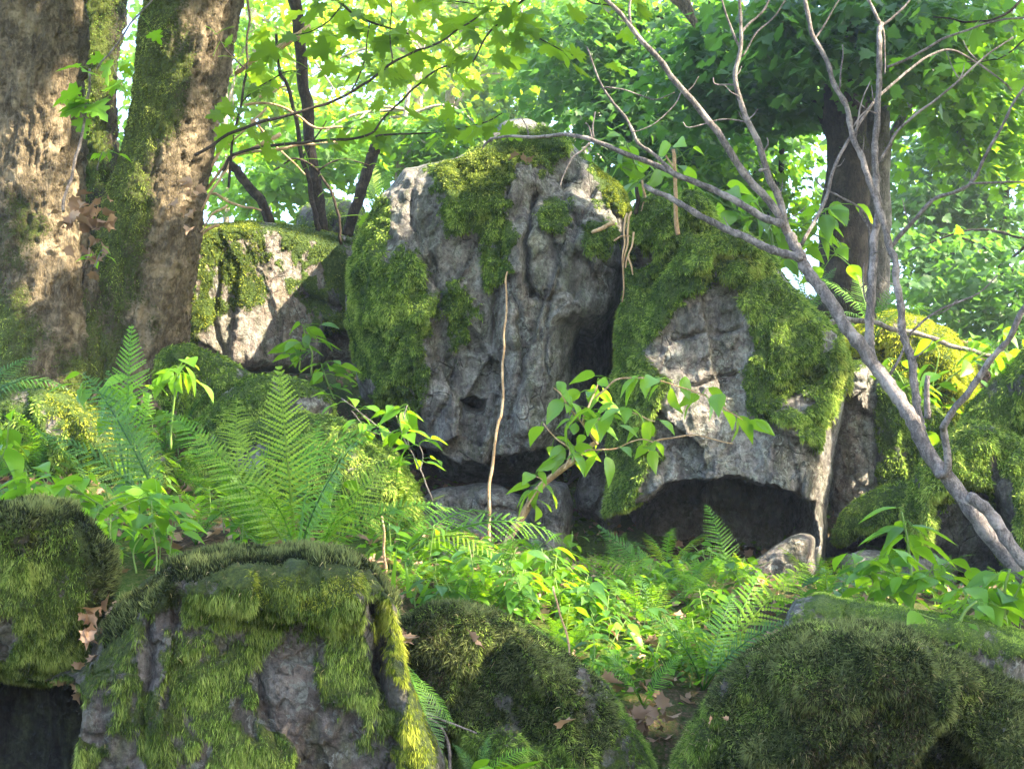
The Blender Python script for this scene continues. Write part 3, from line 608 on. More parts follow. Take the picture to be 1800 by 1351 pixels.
for nm_, dn_ in (('boulder54', 900), ('boulder53', 500), ('boulder52', 260)):
    Vf_, F_, m_ = ROCKS[nm_]
    r_ = fuzz(Vf_, F_, m_, dn_, .04, .003, .9, .1, .5, 7, clump=4, curl=1.5); pa = [o for o in bpy.data.objects if o.type == 'EMPTY' and np.allclose(np.array(o.location), LOCS[nm_], atol=1e-4)][0]
    child('moss_stalks', pa, r_[0], r_[1], M['straw_pale'], False, {'v': r_[2]})
# ------------------------------------------------------------------ ground
anch = [(-400,1000,4.9),(100,1010,4.9),(450,1000,4.9),(950,1170,5.0),(1180,1290,4.75),(1500,1110,5.4),(2200,1150,5.2),
        (-300,900,6.0),(100,900,6.0),(600,960,6.2),(1000,1030,6.8),(1400,1040,7.4),(1700,1040,7.2),(2200,1050,7.4),
        (820,965,9.0),(1200,1010,8.6),(1500,990,9.0),(1750,990,9.0),(-300,730,8),(30,745,7.8),(200,700,8.2),(420,690,9.3),(430,620,11),
        (-400,430,13),(250,440,13),(480,410,13),(900,440,13.5),(1300,470,13.5),(1550,560,13),(1760,620,13),(2300,640,13)]
AP = np.array([P(*a) for a in anch])
extra = np.array([[x, y, z] for x, y, z in [(-7,2,-.1),(0,2.2,.05),(7,2,-.1),(-7,-2,-.3),(0,0,0),(7,-2,-.3),(-2,3.6,.3),(0,3.6,.3),(2,3.6,.3),(-12,6,1.2),(12,6,1.0),(-14,12,4.6),(14,12,3.6),
                                           (-12,19,4.4),(0,19,3.9),(12,19,3.4),(-14,28,1.6),(0,28,1.2),(14,28,.8)]])
AP = np.vstack([AP, extra])
def _phi(r): return r
Dm = np.linalg.norm(AP[:, None, :2]-AP[None, :, :2], axis=2)
nA = len(AP); A_ = np.zeros((nA+3, nA+3)); A_[:nA, :nA] = _phi(Dm)+np.eye(nA)*-.15; A_[:nA, nA] = 1; A_[:nA, nA+1:] = AP[:, :2]; A_[nA, :nA] = 1; A_[nA+1:, :nA] = AP[:, :2].T
WT = np.linalg.solve(A_, np.r_[AP[:, 2], 0, 0, 0])
def ground_z(xy):
    xy = np.atleast_2d(xy).astype(float); out = np.zeros(len(xy))
    for a in range(0, len(xy), 20000):
        q = xy[a:a+20000]; r = np.linalg.norm(q[:, None]-AP[None, :, :2], axis=2)
        out[a:a+20000] = _phi(r)@WT[:nA] + WT[nA] + q@WT[nA+1:]
    rr = np.hypot(xy[:, 0], xy[:, 1]-11); t = sstep(rr, 15, 32)
    z = out*(1-t) + 0*t
    p3 = np.c_[xy, np.zeros(len(xy))]
    return z + .06*fbm(p3*1.3, 3, 5) + .02*fbm(p3*6, 3, 6)
def axis_(lo, hi, n, far):
    c = np.linspace(lo, hi, n); e = np.geomspace(1, far, 26)
    return np.r_[lo-e[::-1]*1.0, c, hi+e]
gx = axis_(-9, 9, 300, 400); gy = axis_(-3, 20, 330, 400)
GX, GY = np.meshgrid(gx, gy); GZ = ground_z(np.c_[GX.ravel(), GY.ravel()])
nx, ny = len(gx), len(gy); i = np.arange(ny-1)[:, None]*nx+np.arange(nx-1)[None]
GF = np.stack([i, i+1, i+nx+1, i+nx], -1).reshape(-1, 4)
mg, nt = newmat('forest_soil'); n = N(nt); c = n.coord()
f1 = n.noise(c, 9, 6, .7); f2 = n.noise(c, 60, 5, .75)
col = n.ramp(f2, [(.3, (.02, .014, .009)), (.5, (.07, .045, .028)), (.7, (.20, .13, .085))])
col = n.mix(n.rng(n.math('ADD', n.noise(c, 1.3, 4, .6), n.math('MULTIPLY', n.math('SUBTRACT', f2, .5), .5)), .42, .56), n.ramp(f2, [(.3, (.02, .04, .007)), (.65, (.09, .15, .02))]), col)
n.out(n.pbr(col, .95, n.bump(n.math('ADD', f1, n.math('MULTIPLY', f2, .5)), 1, .05), .15))
g = link('ground', mesh('ground', np.c_[GX.ravel(), GY.ravel(), GZ], GF, mg, True)); tag(g, kind='structure')
g['label'] = 'brown and mossy forest soil climbing the slope'

# ------------------------------------------------------------------ leaf templates (x across, y along, z up); length 1
def leaf_fan(outline, cup=.12, droop=.25):
    """outline: right half of the blade as (x, y); mirrored; fan from a midrib point, folded along the midrib"""
    o = np.array(outline, float); L = o[::-1]*[-1, 1]
    pts = np.vstack([o, L[[i for i in range(len(L)) if abs(L[i, 0]) > 1e-6]]])
    return pts
def tmpl(outline, centre=(0, .42), cup=.15, droop=.3):
    pts = leaf_fan(outline); pts = np.vstack([[centre], pts])
    z = cup*np.abs(pts[:, 0]) - droop*pts[:, 1]**2
    V = np.c_[pts, z]; n = len(V)-1
    F = np.array([[0, 1+(k) , 1+(k+1) % n] for k in range(n)])
    return V, F
MAPLE = tmpl([(0, 0), (.10, -.07), (.26, -.10), (.20, .03), (.40, .06), (.58, .10), (.50, .20), (.62, .33), (.42, .36), (.27, .42), (.40, .56), (.37, .68), (.22, .66), (.14, .70), (.16, .84), (0, 1.05)], (0, .2), .10, .35)
MAPLE_S = tmpl([(0, 0), (.22, -.10), (.34, .04), (.58, .10), (.60, .32), (.38, .42), (.42, .66), (.18, .72), (0, 1.0)], (0, .25), .10, .35)
OVATE = tmpl([(0, 0), (.14, .08), (.27, .25), (.30, .42), (.24, .62), (.13, .82), (0, 1.05)], (0, .42), .22, .30)
BEECH = tmpl([(0, 0), (.15, .08), (.26, .22), (.27, .32), (.30, .40), (.27, .5), (.27, .58), (.20, .70), (.12, .86), (0, 1.08)], (0, .42), .22, .34)
NARROW = tmpl([(0, 0), (.10, .12), (.17, .32), (.16, .55), (.09, .8), (0, 1.1)], (0, .4), .25, .35)
TINY = (np.array([[0, 0, 0], [.38, .45, .05], [0, 1, -.12], [-.38, .45, .05]]), np.array([[0, 1, 2], [0, 2, 3]]))

def frames(d, upv, size, r, roll=.5):
    """matrices whose columns are across, along, normal, times size"""
    d = nrm(d); x = nrm(np.cross(d, upv)); z = np.cross(x, d)
    a = r.randn(len(d))*roll; ca, sa = np.cos(a)[:, None], np.sin(a)[:, None]
    x, z = x*ca + z*sa, z*ca - x*sa
    return np.stack([x, d, z], -1)*size[:, None, None]
UPV = np.array([0, 0, 1.0])

# ------------------------------------------------------------------ shade: canopy added out of frame, gaps cut so sun falls on chosen spots
SPOTS = [  # px, py, D, radius
 (400,450,9.25,0.36),(370,560,9.3,0.32),(470,590,9.2,0.28),(1620,590,10.5,0.5),(1680,650,10.5,0.42),(1560,600,10.6,0.42),(1540,510,10.4,0.42),(1445,860,8.3,0.15),(1460,760,8.3,0.14),
 (375,440,10.59,0.16),(430,420,9.33,0.15),(400,480,9.2,0.3),(375,560,9.3,0.24),(450,480,9.18,0.12),(440,590,9.17,0.22),(500,595,9.2,0.2),(400,600,9.25,0.16),(560,410,9.49,0.1),(620,420,9.54,0.09),
 (584,482,9.18,0.05),(568,520,9.24,0.05),(600,500,9.15,0.05),(470,610,9.19,0.1),(55,250,8.21,0.0825),(35,215,8.2,0.055),(75,365,8.18,0.0481),(100,470,8.17,0.0688),(50,500,8.09,0.0481),(330,240,8.34,0.0963),
 (335,320,8.38,0.0688),(318,350,8.36,0.055),(345,200,8.36,0.0688),(385,30,8.33,0.0688),(150,40,8.48,0.103),(155,110,10.02,0.14),(135,400,8.31,0.0688),(180,410,8.35,0.055),(180,380,8.41,0.0413),(115,710,6.72,0.13),
 (150,750,6.62,0.12),(130,665,8.06,0.07),(190,770,6.75,0.07),(10,720,6.83,0.1),(1085,350,9.03,0.12),(1060,340,9.04,0.1),(1045,300,9.21,0.08),(735,345,8.88,0.05),(725,385,8.73,0.045),(905,215,9.22,0.1),
 (1095,370,9.1,0.08),(1070,390,8.83,0.06),(1450,760,8.3,0.09),(1445,830,8.27,0.1),(1440,900,8.35,0.1),(1440,950,8.27,0.08),(1380,975,7.6,0.16),(1460,690,8.2,0.06),(1410,940,7.74,0.1),(1350,1000,7.62,0.1),
 (1386,705,8.14,0.035),(1600,580,10.37,0.42),(1660,600,10.58,0.42),(1640,660,9.35,0.42),(1690,680,10.44,0.42),(1560,620,10.7,0.42),(1530,500,11.6,0.42),(1510,985,7.93,0.06),(1520,1010,7.9,0.04),(1560,985,8.82,0.04),
 (1640,990,7.94,0.05),(1330,265,5.5,0.05),(1340,310,5.5,0.05),(1524,620,5.6,0.07),(655,1120,3.5,0.06),(665,1180,3.62,0.07),(690,1250,4.24,0.08),(720,1320,3.47,0.08),(650,1300,4.33,0.06),(645,1100,3.51,0.04),
 (700,1200,3.5,0.06),(860,1000,5.86,0.12),(1150,1085,5.72,0.12),(1100,1080,5.68,0.1),(1130,1275,4.69,0.07),(880,960,6.4,0.05),(1350,1060,6.04,0.15),
 (590,850,6.64,0.18),(560,880,6.61,0.18),(1310,1040,6.33,0.2),(1500,1010,6,0.2),(1600,1000,6,0.22),(1700,1050,6.42,0.15),(1760,1000,5.5,0.2),(1570,920,6,0.15),(1650,960,6,0.12),(150,870,6.41,0.12),
 (100,870,6.34,0.1),(250,890,6.49,0.14),(60,820,6.82,0.15),(200,850,6.78,0.12),(10,740,6.77,0.2),(320,900,6.57,0.12),(780,1030,5.44,0.18),(850,1060,5.36,0.18),(950,1070,5.41,0.2),(1050,1120,5.34,0.2),
 (1150,1130,5.4,0.15),(700,720,6.8,0.13),(660,720,6.8,0.13),(730,780,6.8,0.1),(720,840,6.95,0.1),(900,1040,5.59,0.15),(1000,1130,5.19,0.15),(1040,700,6.8,0.14),(1100,680,6.8,0.12),(980,760,6.8,0.13),
 (1200,720,8.04,0.14),(1120,780,7.95,0.08),(1260,715,8.1,0.1),(895,960,6.67,0.05),(868,1000,5.76,0.06),(860,880,7,0.05),(650,1000,5.5,0.1),(100,180,8.26,0.0825),(200,160,7,0.12)
]
def sunny(p, margin):
    keep = np.ones(len(p), bool)
    for (px, py, D, rad) in SPOTS:
        w = p-P(px, py, D); t = w@SUN; d = np.linalg.norm(w - t[:, None]*SUN, axis=1)
        keep &= (d > rad + margin) | (t < .35)
    return keep
def build_canopy():
    r = np.random.RandomState(31)
    su = nrm(np.cross(UPV, SUN)); sv = np.cross(SUN, su)
    n = 38000
    ctr = np.array([0, 6.6, 2.4])
    a = r.uniform(-8.2, 7.2, n); b = r.uniform(-4.2, 4.6, n); c = 9.5 + r.uniform(-1.2, 2.2, n)
    p = ctr + a[:, None]*su + b[:, None]*sv + c[:, None]*SUN
    keep = np.ones(n, bool)
    keep &= sunny(p, .085)
    cov = fbm(p*.8, 3, 77)
    keep &= (cov > -.8)
    p = p[keep]; m = len(p)
    d = nrm(r.randn(m, 3)*[1, 1, .35] + [0, 0, -.25])
    # leaves turn their faces to the light
    Mx = frames(d, SUN, r.uniform(.13, .22, m), r, .45)
    t = thing('added_shade_tree', 'unseen maple added at the right, crown gaps shaped to dapple the rocks', 'tree', (9.5, 1.5, 0))
    sp = Soup(); sp.batch(*MAPLE_S, Mx, p, r.rand(m)); sp.child('crown', t, M['leaf_far'])
    tr = Soup(); base = np.array([9.5, 1.5, -.4])
    top = ctr + SUN*10.2
    tube(tr, polyline([base, base+[-.1, .2, 3], base+[-.6, .6, 6], top+[.5, -.3, .8]], 20), np.linspace(.34, .12, 20), 12, .15)
    for k in range(14):
        e = ctr + su*r.uniform(-7.5, 6.5) + sv*r.uniform(-3.6, 4) + SUN*10.0
        s0 = base + np.array([-.6, .6, 5.5+r.rand()*2])
        md = (s0+e)/2 + [0, 0, .5]
        tube(tr, polyline([s0, md, e], 12), np.linspace(.085, .015, 12), 6, .1)
    tr.child('trunk', t, M['bark_dark'])
build_canopy()

# ------------------------------------------------------------------ twin-trunk maple on the left
def trunk_mesh(parent, name, ctr, half, D, mat, sides=110, n=260, seed=1, moss=.0, amp=1.0, front=None, flare=None):
    """ctr: (px,py) control points bottom to top; half: half width in px at each"""
    c = polyline(ctr, n); h = polyline(np.c_[half, half], n)[:, 0]
    Dn = np.full(n, D) if np.isscalar(D) else polyline(np.c_[D, D], n)[:, 0]
    pts = P(c[:, 0], c[:, 1], Dn); rad = h*K*Dn
    th = np.linspace(0, 2*pi, sides, endpoint=False)
    w = nrm(np.cross(RIGHT, UP))
    V = pts[:, None] + rad[:, None, None]*(np.cos(th)[None, :, None]*RIGHT + np.sin(th)[None, :, None]*np.array([0, 1.0, 0.1]))
    V = V.reshape(-1, 3); ct = np.repeat(pts, sides, 0); nn = nrm(V-ct)
    q = V*[1, 1, .35]
    big = fbm(V*[2.2, 2.2, .9], 3, seed)*.07
    fis = -np.abs(fbm(q*18, 4, seed+3, .6))*.036; fl = facet(q*30, seed+4)*.012
    V2 = V + nn*((big+fis+fl+.01)*amp)[:, None]
    m = np.clip(moss + .35*fbm(V*[3, 3, 1.2], 3, seed+8) - .25*nn[:, 0], 0, 1)
    if front is not None: m = np.clip(m + front(c.repeat(sides, 0), nn), 0, 1)
    i = np.arange(n-1)[:, None]*sides; j = np.arange(sides)[None]; k = (j+1) % sides
    Q = np.stack([i+j, i+k, i+sides+k, i+sides+j], -1).reshape(-1, 4)
    child(name, parent, V2, Q, M[mat], True, {'moss': m})
    return V2, Q, m
t = thing('maple_tree', 'old twin trunked tree with flaking mossy bark at the left edge', 'tree', P(170, 690, 8.5))
s1 = trunk_mesh(t, 'trunk', [(95,760),(88,660),(72,560),(68,480),(66,380),(64,260),(60,120),(52,0),(45,-150)], [150,118,104,94,86,84,80,82,84], 8.4, 'bark', seed=4, moss=.46,
           front=lambda c, nn: .25*sstep(c[:, 1], 430, 640)-.1)
s2 = trunk_mesh(t, 'trunk', [(238,760),(240,660),(246,570),(254,480),(262,400),(276,320),(298,220),(322,110),(340,0),(362,-150)], [130,104,96,90,84,80,82,84,88,92], 8.5, 'bark', seed=9, moss=.42,
           front=lambda c, nn: .45*sstep(-nn[:, 0], .1, .8)*sstep(c[:, 1], 520, 300) + .2*sstep(c[:, 1], 480, 640))
s3 = trunk_mesh(t, 'trunk', [(165,780),(166,700),(168,600),(168,520),(168,470),(170,440)], [90,72,58,46,30,8], 8.42, 'bark', seed=14, moss=.6, sides=60, n=90)
for (V_, Q_, m_), dn in ((s1, 4200), (s2, 5200), (s3, 6000)):
    r = fuzz(V_, Q_, sstep(m_, .45, .8), dn, .034, .006, .6, .6, .5, 3, clump=6)
    child('moss', t, r[0], r[1], M['moss_olive'], False, {'v': r[2]})
# crown of this tree, above the frame
sp = Soup(); r = np.random.RandomState(5); nL = 2600
p = P(250, -330, 8.5) + r.randn(nL, 3)*[2.2, 1.6, .7]; rel = p-CAM; pyy = 675.5-(rel@UP)/(rel@FWD)/K; p = p[sunny(p, .1) & (pyy < -70)]; nL = len(p)
sp.batch(*MAPLE_S, frames(nrm(r.randn(nL, 3)*[1, 1, .3]), UPV, r.uniform(.12, .2, nL), r, .6), p, r.rand(nL)); sp.child('crown', t, M['leaf_far'])
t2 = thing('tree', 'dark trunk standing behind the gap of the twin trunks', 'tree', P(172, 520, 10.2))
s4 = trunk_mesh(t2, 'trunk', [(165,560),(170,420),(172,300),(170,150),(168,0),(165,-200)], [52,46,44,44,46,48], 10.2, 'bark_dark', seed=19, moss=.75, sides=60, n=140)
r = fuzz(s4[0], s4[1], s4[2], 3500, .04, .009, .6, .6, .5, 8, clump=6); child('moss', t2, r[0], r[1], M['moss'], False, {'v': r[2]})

# ------------------------------------------------------------------ background trees
def spray(sp, wood, centre, R, nleaf, size, r, tm, flat=.22, tilt=.25, spread=1.0):
    """a leafy twig: a nearly level fan of leaves round a few twiglets"""
    q = r.randn(nleaf, 3)*[R, R, R*flat]*.55*spread
    tx, ty = r.randn(2)*tilt
    q[:, 2] += q[:, 0]*tx + q[:, 1]*ty - .25*(q[:, 0]**2+q[:, 1]**2)/max(R, .01)*.6
    d = nrm(np.c_[q[:, :2]+r.randn(nleaf, 2)*R*.35, -r.uniform(.05, .5, nleaf)*R])
    up = nrm(np.c_[r.randn(nleaf, 2)*.3, np.ones(nleaf)])
    sp.batch(*tm, frames(d, up, size*.66*(.5+.9*r.rand(nleaf)), r, .45), centre+q, np.clip(r.rand()*.5+.5*r.rand(nleaf), 0, 1))
def bgtree(label, tr, half, D, crowns, lmat, size, seed, wmat='bark_far', tm=MAPLE_S, nbr=7, group='trees behind the boulders', name='tree', per=23, R=.40):
    r = np.random.RandomState(seed); c = polyline(tr, 30); n_ = len(c)
    pts = P(c[:, 0], c[:, 1], np.full(n_, float(D)))
    t = thing(name, label, 'tree', pts[0], group)
    w = Soup(); tube(w, pts, np.linspace(half[0], half[1], n_)*K*D, 14, .16, seed)
    sp = Soup(); cents = []
    for (cx, cy, rx, ry, dd, num) in crowns:
        for k in range(num):
            while True:
                u = r.uniform(-1, 1, 3)
                if u@u < 1: break
            Dk = D + dd + u[2]*max(rx, ry)*K*D*.55
            ce = P(cx+u[0]*rx, cy+u[1]*ry, Dk); cents.append(ce)
            spray(sp, w, ce, R*(.7+.6*r.rand()), per, size, r, tm)
    cents = np.array(cents)
    for k in range(min(nbr, len(cents))):
        e = cents[r.randint(len(cents))]; s0 = pts[r.randint(n_//3, n_-2)]
        mid = (s0+e)/2 + [0, 0, .25]
        tube(w, polyline([s0, mid, e], 10), np.linspace(half[1]*K*D*.35+.012, .008, 10), 5, .1, seed+k)
    V = w.verts(); child('trunk', t, V, w.faces(), M[wmat], True, {'moss': np.full(len(V), .3)})
    sp.child('crown', t, M[lmat]); return t
E = 'tree with '
bgtree('pale sunlit straight trunk seen through yellow leaves left of the boulder peak', [(735,420),(733,250),(732,100),(730,-60)], (12,9), 21, [(640,120,200,130,0,66),(800,60,160,110,2,44)], 'leaf_far_yellow', .17, 101)
bgtree('pale blotched trunk just right of the straight sunlit one', [(782,420),(790,240),(793,120),(800,-60)], (10,8), 23, [(860,90,160,110,0,40),(760,230,130,60,1,26)], 'leaf_far_yellow', .18, 102)
bgtree('slim leaning trunk behind the maple twigs near the top of the boulder', [(885,420),(880,200),(888,0),(895,-80)], (7,5), 24, [(900,170,150,110,0,80),(960,60,130,100,1,60)], 'leaf_far', .18, 103)
bgtree('yellow leaved tree behind the dark sapling left of the boulder', [(470,420),(462,200),(440,0),(430,-80)], (9,7), 19, [(470,90,130,150,0,56),(560,230,150,80,0,44)], 'leaf_far_yellow', .16, 104)
bgtree('bright green tree low behind the broken pole', [(690,430),(700,300),(720,150)], (6,4), 15.5, [(680,270,170,70,0,54),(830,250,110,50,0,34),(480,300,110,70,0,34)], 'leaf_far', .15, 105)
bgtree('thin trunk glimpsed between the twin trunks and the dark sapling', [(400,460),(395,200),(400,-40)], (6,5), 18, [(400,60,60,130,0,18),(400,300,80,90,0,20),(225,120,30,160,0,16)], 'leaf_far', .15, 106)
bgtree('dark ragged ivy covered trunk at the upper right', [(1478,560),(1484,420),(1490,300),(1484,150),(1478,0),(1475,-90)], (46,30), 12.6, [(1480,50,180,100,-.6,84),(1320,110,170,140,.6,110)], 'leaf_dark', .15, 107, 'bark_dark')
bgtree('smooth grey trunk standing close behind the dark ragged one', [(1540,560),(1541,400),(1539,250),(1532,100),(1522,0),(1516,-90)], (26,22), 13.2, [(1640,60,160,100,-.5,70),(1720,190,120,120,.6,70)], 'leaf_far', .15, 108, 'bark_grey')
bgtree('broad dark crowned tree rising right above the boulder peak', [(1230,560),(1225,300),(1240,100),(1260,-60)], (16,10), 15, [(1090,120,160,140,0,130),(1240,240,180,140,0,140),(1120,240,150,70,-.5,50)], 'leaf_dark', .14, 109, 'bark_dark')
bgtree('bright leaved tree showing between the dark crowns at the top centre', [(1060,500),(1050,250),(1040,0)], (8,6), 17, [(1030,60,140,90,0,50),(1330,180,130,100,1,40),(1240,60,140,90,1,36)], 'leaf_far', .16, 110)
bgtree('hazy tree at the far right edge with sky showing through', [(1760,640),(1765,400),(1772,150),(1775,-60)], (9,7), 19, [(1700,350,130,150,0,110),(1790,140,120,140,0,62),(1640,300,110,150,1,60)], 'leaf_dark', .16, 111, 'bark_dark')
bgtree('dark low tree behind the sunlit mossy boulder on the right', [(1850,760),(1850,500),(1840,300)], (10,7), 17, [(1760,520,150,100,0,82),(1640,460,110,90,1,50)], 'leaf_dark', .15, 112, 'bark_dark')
bgtree('slender green tree filling the view under the leaning bare branches', [(1370,600),(1366,450),(1375,250)], (7,5), 14, [(1310,370,110,80,0,70),(1240,330,100,70,0,46)], 'leaf_far', .12, 113, 'bark_dark')
bgtree('distant pale green tree closing the view behind the boulder peak', [(950,600),(955,200),(960,-80)], (14,9), 30, [(620,150,330,150,0,60),(1000,120,300,200,0,80),(1400,150,330,220,0,80)], 'leaf_far', .3, 114, R=.9, per=12)
bgtree('distant tree closing the view at the right beyond the grey trunk', [(1680,700),(1684,200),(1690,-80)], (14,9), 27, [(1650,200,200,250,0,44),(1780,450,160,150,0,26)], 'leaf_dark', .26, 115, 'bark_dark', R=.8, per=12)
bgtree('leafy tree standing just outside the right edge of the view', [(2080,700),(2075,400),(2060,100)], (14,9), 14.5, [(2060,330,150,200,0,70)], 'leaf_far', .16, 116, 'bark_dark')
# broken sunlit trunk top at the upper edge
t = thing('broken_trunk', 'orange lit broken trunk tip hanging at the top edge right of centre', 'tree trunk', P(1222, 48, 12.5))
w = Soup(); c = polyline([(1224,48),(1205,10),(1180,-30),(1150,-90)], 14); tube(w, P(c[:, 0], c[:, 1], np.full(14, 12.5)), np.linspace(4, 30, 14)*K*12.5, 14, .25, 3)
V = w.verts(); child('trunk', t, V, w.faces(), M['bark'], True, {'moss': np.zeros(len(V))})

# ------------------------------------------------------------------ saplings, sticks and dead wood
def stick(name, label, cat, paths, mat, sides=8, rough=.09, group=None, parts=True, part='branch', main='stem', n=None):
    """paths: [(points (px,py[,D]), D, r0px, r1px)]"""
    p0 = paths[0]; b = p0[0][0]; base = P(b[0], b[1], p0[1] if np.isscalar(p0[1]) else p0[1][0])
    t = thing(name, label, cat, base, group)
    for i, (pts, D, r0, r1) in enumerate(paths):
        k = n or max(6, len(pts)*5); c = polyline(pts, k)
        Dn = np.full(k, float(D)) if np.isscalar(D) else np.linspace(D[0], D[1], k)
        s = Soup(); q = P(c[:, 0], c[:, 1], Dn)
        q = q + .0016*Dn[:, None]*np.stack([fbm(q*7, 2, i*5+e) for e in (1, 2, 3)], 1)*(np.arange(k) > 0)[:, None]
        rad = np.linspace(r0, r1, k)*K*Dn; rad = rad*(1+.10*np.sin(np.arange(k)*2.1+i)**8*2)
        tube(s, q, rad, sides, rough, i)
        s.child(main if i == 0 else part, t, M[mat], True)
    return t
D1 = 5.7
bare = [
 ([(1985,1290),(1925,1180),(1860,1080),(1777,985),(1720,912),(1675,850),(1635,801),(1609,747),(1591,716),(1560,672),(1529,628),(1493,583),(1467,539),(1444,503),(1418,468),(1400,440),(1389,413)], (5.2,6.0), 18, 11),
 ([(1389,415),(1375,391),(1340,338),(1295,284),(1251,218),(1207,164),(1167,115),(1131,75),(1100,40),(1045,-15)], 6.0, 9, 4.2),
 ([(1391,417),(1371,346),(1353,311),(1335,262),(1313,213),(1300,169),(1295,133),(1302,89),(1302,58),(1300,-15)], 6.0, 8, 3.4),
 ([(1302,92),(1291,58),(1280,28),(1269,-10)], 6.0, 3, 2), ([(1302,60),(1320,38),(1340,18),(1358,-8)], 6.0, 3, 2), ([(1304,100),(1330,62),(1360,30),(1385,-8)], 6.0, 2, 1.5),
 ([(1380,396),(1340,382),(1295,355),(1247,333),(1198,311),(1150,289),(1094,267),(1041,246),(1005,240),(972,237),(928,239),(883,240),(863,243),(850,255)], (5.95,6.4), 8, 1.8),
 ([(1036,252),(1023,264),(1003,280),(992,307),(985,326)], 6.25, 2.4, 1), ([(1043,246),(1040,225),(1045,198)], 6.2, 2.4, 1), ([(1041,246),(1036,225),(1030,218)], 6.2, 1.6, 1),
 ([(928,239),(922,220),(912,205)], 6.35, 1.6, .8), ([(865,243),(852,250),(845,262)], 6.4, 1.6, .8),
 ([(1412,456),(1366,444),(1331,429),(1291,409),(1247,386),(1198,360),(1158,338),(1131,324)], (5.9,6.2), 9, 5),
 ([(1186,306),(1153,275),(1122,253),(1100,209),(1078,178),(1062,155),(1045,115),(1031,80)], 6.1, 4, 1.5),
 ([(1062,155),(1090,160),(1125,168),(1150,175),(1187,160)], 6.1, 1.6, 1),
 ([(1620,755),(1617,734),(1613,699),(1604,645),(1595,601),(1584,557),(1575,503),(1569,450),(1562,435),(1544,364),(1526,311),(1513,275),(1495,222),(1478,164),(1455,115),(1433,67),(1418,-10)], (5.6,6.2), 9, 4.5),
 ([(1531,640),(1529,614),(1531,561),(1533,494),(1537,444),(1542,378),(1544,311),(1540,266),(1540,200),(1544,133),(1546,67),(1551,44)], (5.8,6.3), 10, 5),
 ([(1551,46),(1540,22),(1524,-10)], 6.3, 4, 3), ([(1551,46),(1570,30),(1604,-10)], 6.3, 3, 2), ([(1551,46),(1556,90),(1556,130)], 6.28, 2, 1.2),
 ([(1564,437),(1598,395),(1642,355),(1704,322),(1731,275),(1758,231),(1798,160),(1820,120)], (6.0,5.6), 4.5, 2.5),
 ([(1704,322),(1750,322),(1810,323)], 5.8, 2.5, 2),
 ([(1544,284),(1580,227),(1633,182),(1687,138),(1731,102),(1780,67)], 6.1, 3.2, 1.6),
 ([(1409,430),(1447,360),(1469,293),(1491,249),(1536,178),(1598,124),(1642,93),(1682,89),(1718,107),(1780,160)], (6.0,6.6), 4, 1.8),
 ([(1560,118),(1600,100),(1650,72),(1700,55),(1760,35),(1800,28)], 6.8, 3, 2),
 ([(1650,835),(1667,819),(1660,757),(1662,743),(1689,703),(1729,650),(1769,601),(1800,545),(1830,500)], (5.45,5.2), 8, 6),
 ([(1597,592),(1640,552),(1684,528),(1729,508),(1755,486)], 5.8, 2.6, 1.4), ([(1684,528),(1662,545),(1640,552)], 5.8, 1.6, 1),
 ([(1607,632),(1628,610),(1640,590)], 5.7, 1.8, 1), ([(1629,735),(1630,700),(1632,662)], 5.5, 7, 5), ([(1560,662),(1580,625),(1590,605)], 5.7, 3.4, 2),
 ([(1702,872),(1738,903),(1777,961),(1850,1050),(1915,1150),(1975,1270)], (5.3,5.15), 12, 14),
 ([(1540,560),(1520,520),(1518,478),(1520,462)], 5.9, 2, 1.2), ([(1538,440),(1530,400),(1512,368),(1470,345),(1440,325),(1432,310)], 6.1, 3.4, 1.2), ([(1512,368),(1528,405),(1536,470)], 6.1, 3, 2.4),
 ([(1478,170),(1480,120),(1478,75)], 6.1, 2.2, 1.2), ([(1502,248),(1512,190),(1528,140)], 6.1, 2, 1),([(1494,225),(1510,205),(1540,185)], 6.1, 1.6, 1),
 ([(1433,70),(1460,30),(1480,-5)], 6.2, 2, 1.4), ([(1200,160),(1185,185),(1150,215),(1110,235)], 6.0, 1.6, 1),([(1110,52),(1104,20),(1108,-10)],6.0,3,2.4),
 ([(1296,150),(1262,150),(1256,137)], 6.0, 2, 1.2), ([(1314,215),(1270,210),(1215,224),(1200,215)], 6.0, 1.8, 1), ([(1340,270),(1350,258),(1348,245)], 6.0, 2, 1),([(1336,300),(1352,296)], 5.95, 4, 2)]
r = np.random.RandomState(3)
for k in range(26):      # small side twigs on the upper branches
    src = bare[r.choice([1, 2, 6, 12, 15, 16, 20, 22, 23])]; pts = np.array(src[0]); i0 = r.randint(1, len(pts)-1); q = pts[i0]
    a = r.uniform(-2.8, -.3); L = r.uniform(18, 60)
    Dm_ = src[1] if np.isscalar(src[1]) else (src[1][0]*(1-i0/len(pts))+src[1][1]*i0/len(pts))
    bare.append(([tuple(q), (q[0]+L*.5*cos(a), q[1]+L*.5*sin(a)+3), (q[0]+L*cos(a)*.9, q[1]+L*sin(a))], Dm_, 1.5, .7))
bare = [(a_, b_, c_*.84, d_*.8) for a_, b_, c_, d_ in bare]
stick('bare_tree', 'leaning bare young tree with grey forked branches crossing the right half', 'tree', bare, 'twig', 9)
for o in list(bpy.data.objects):
    if o.name == 'bare_tree': BT = o
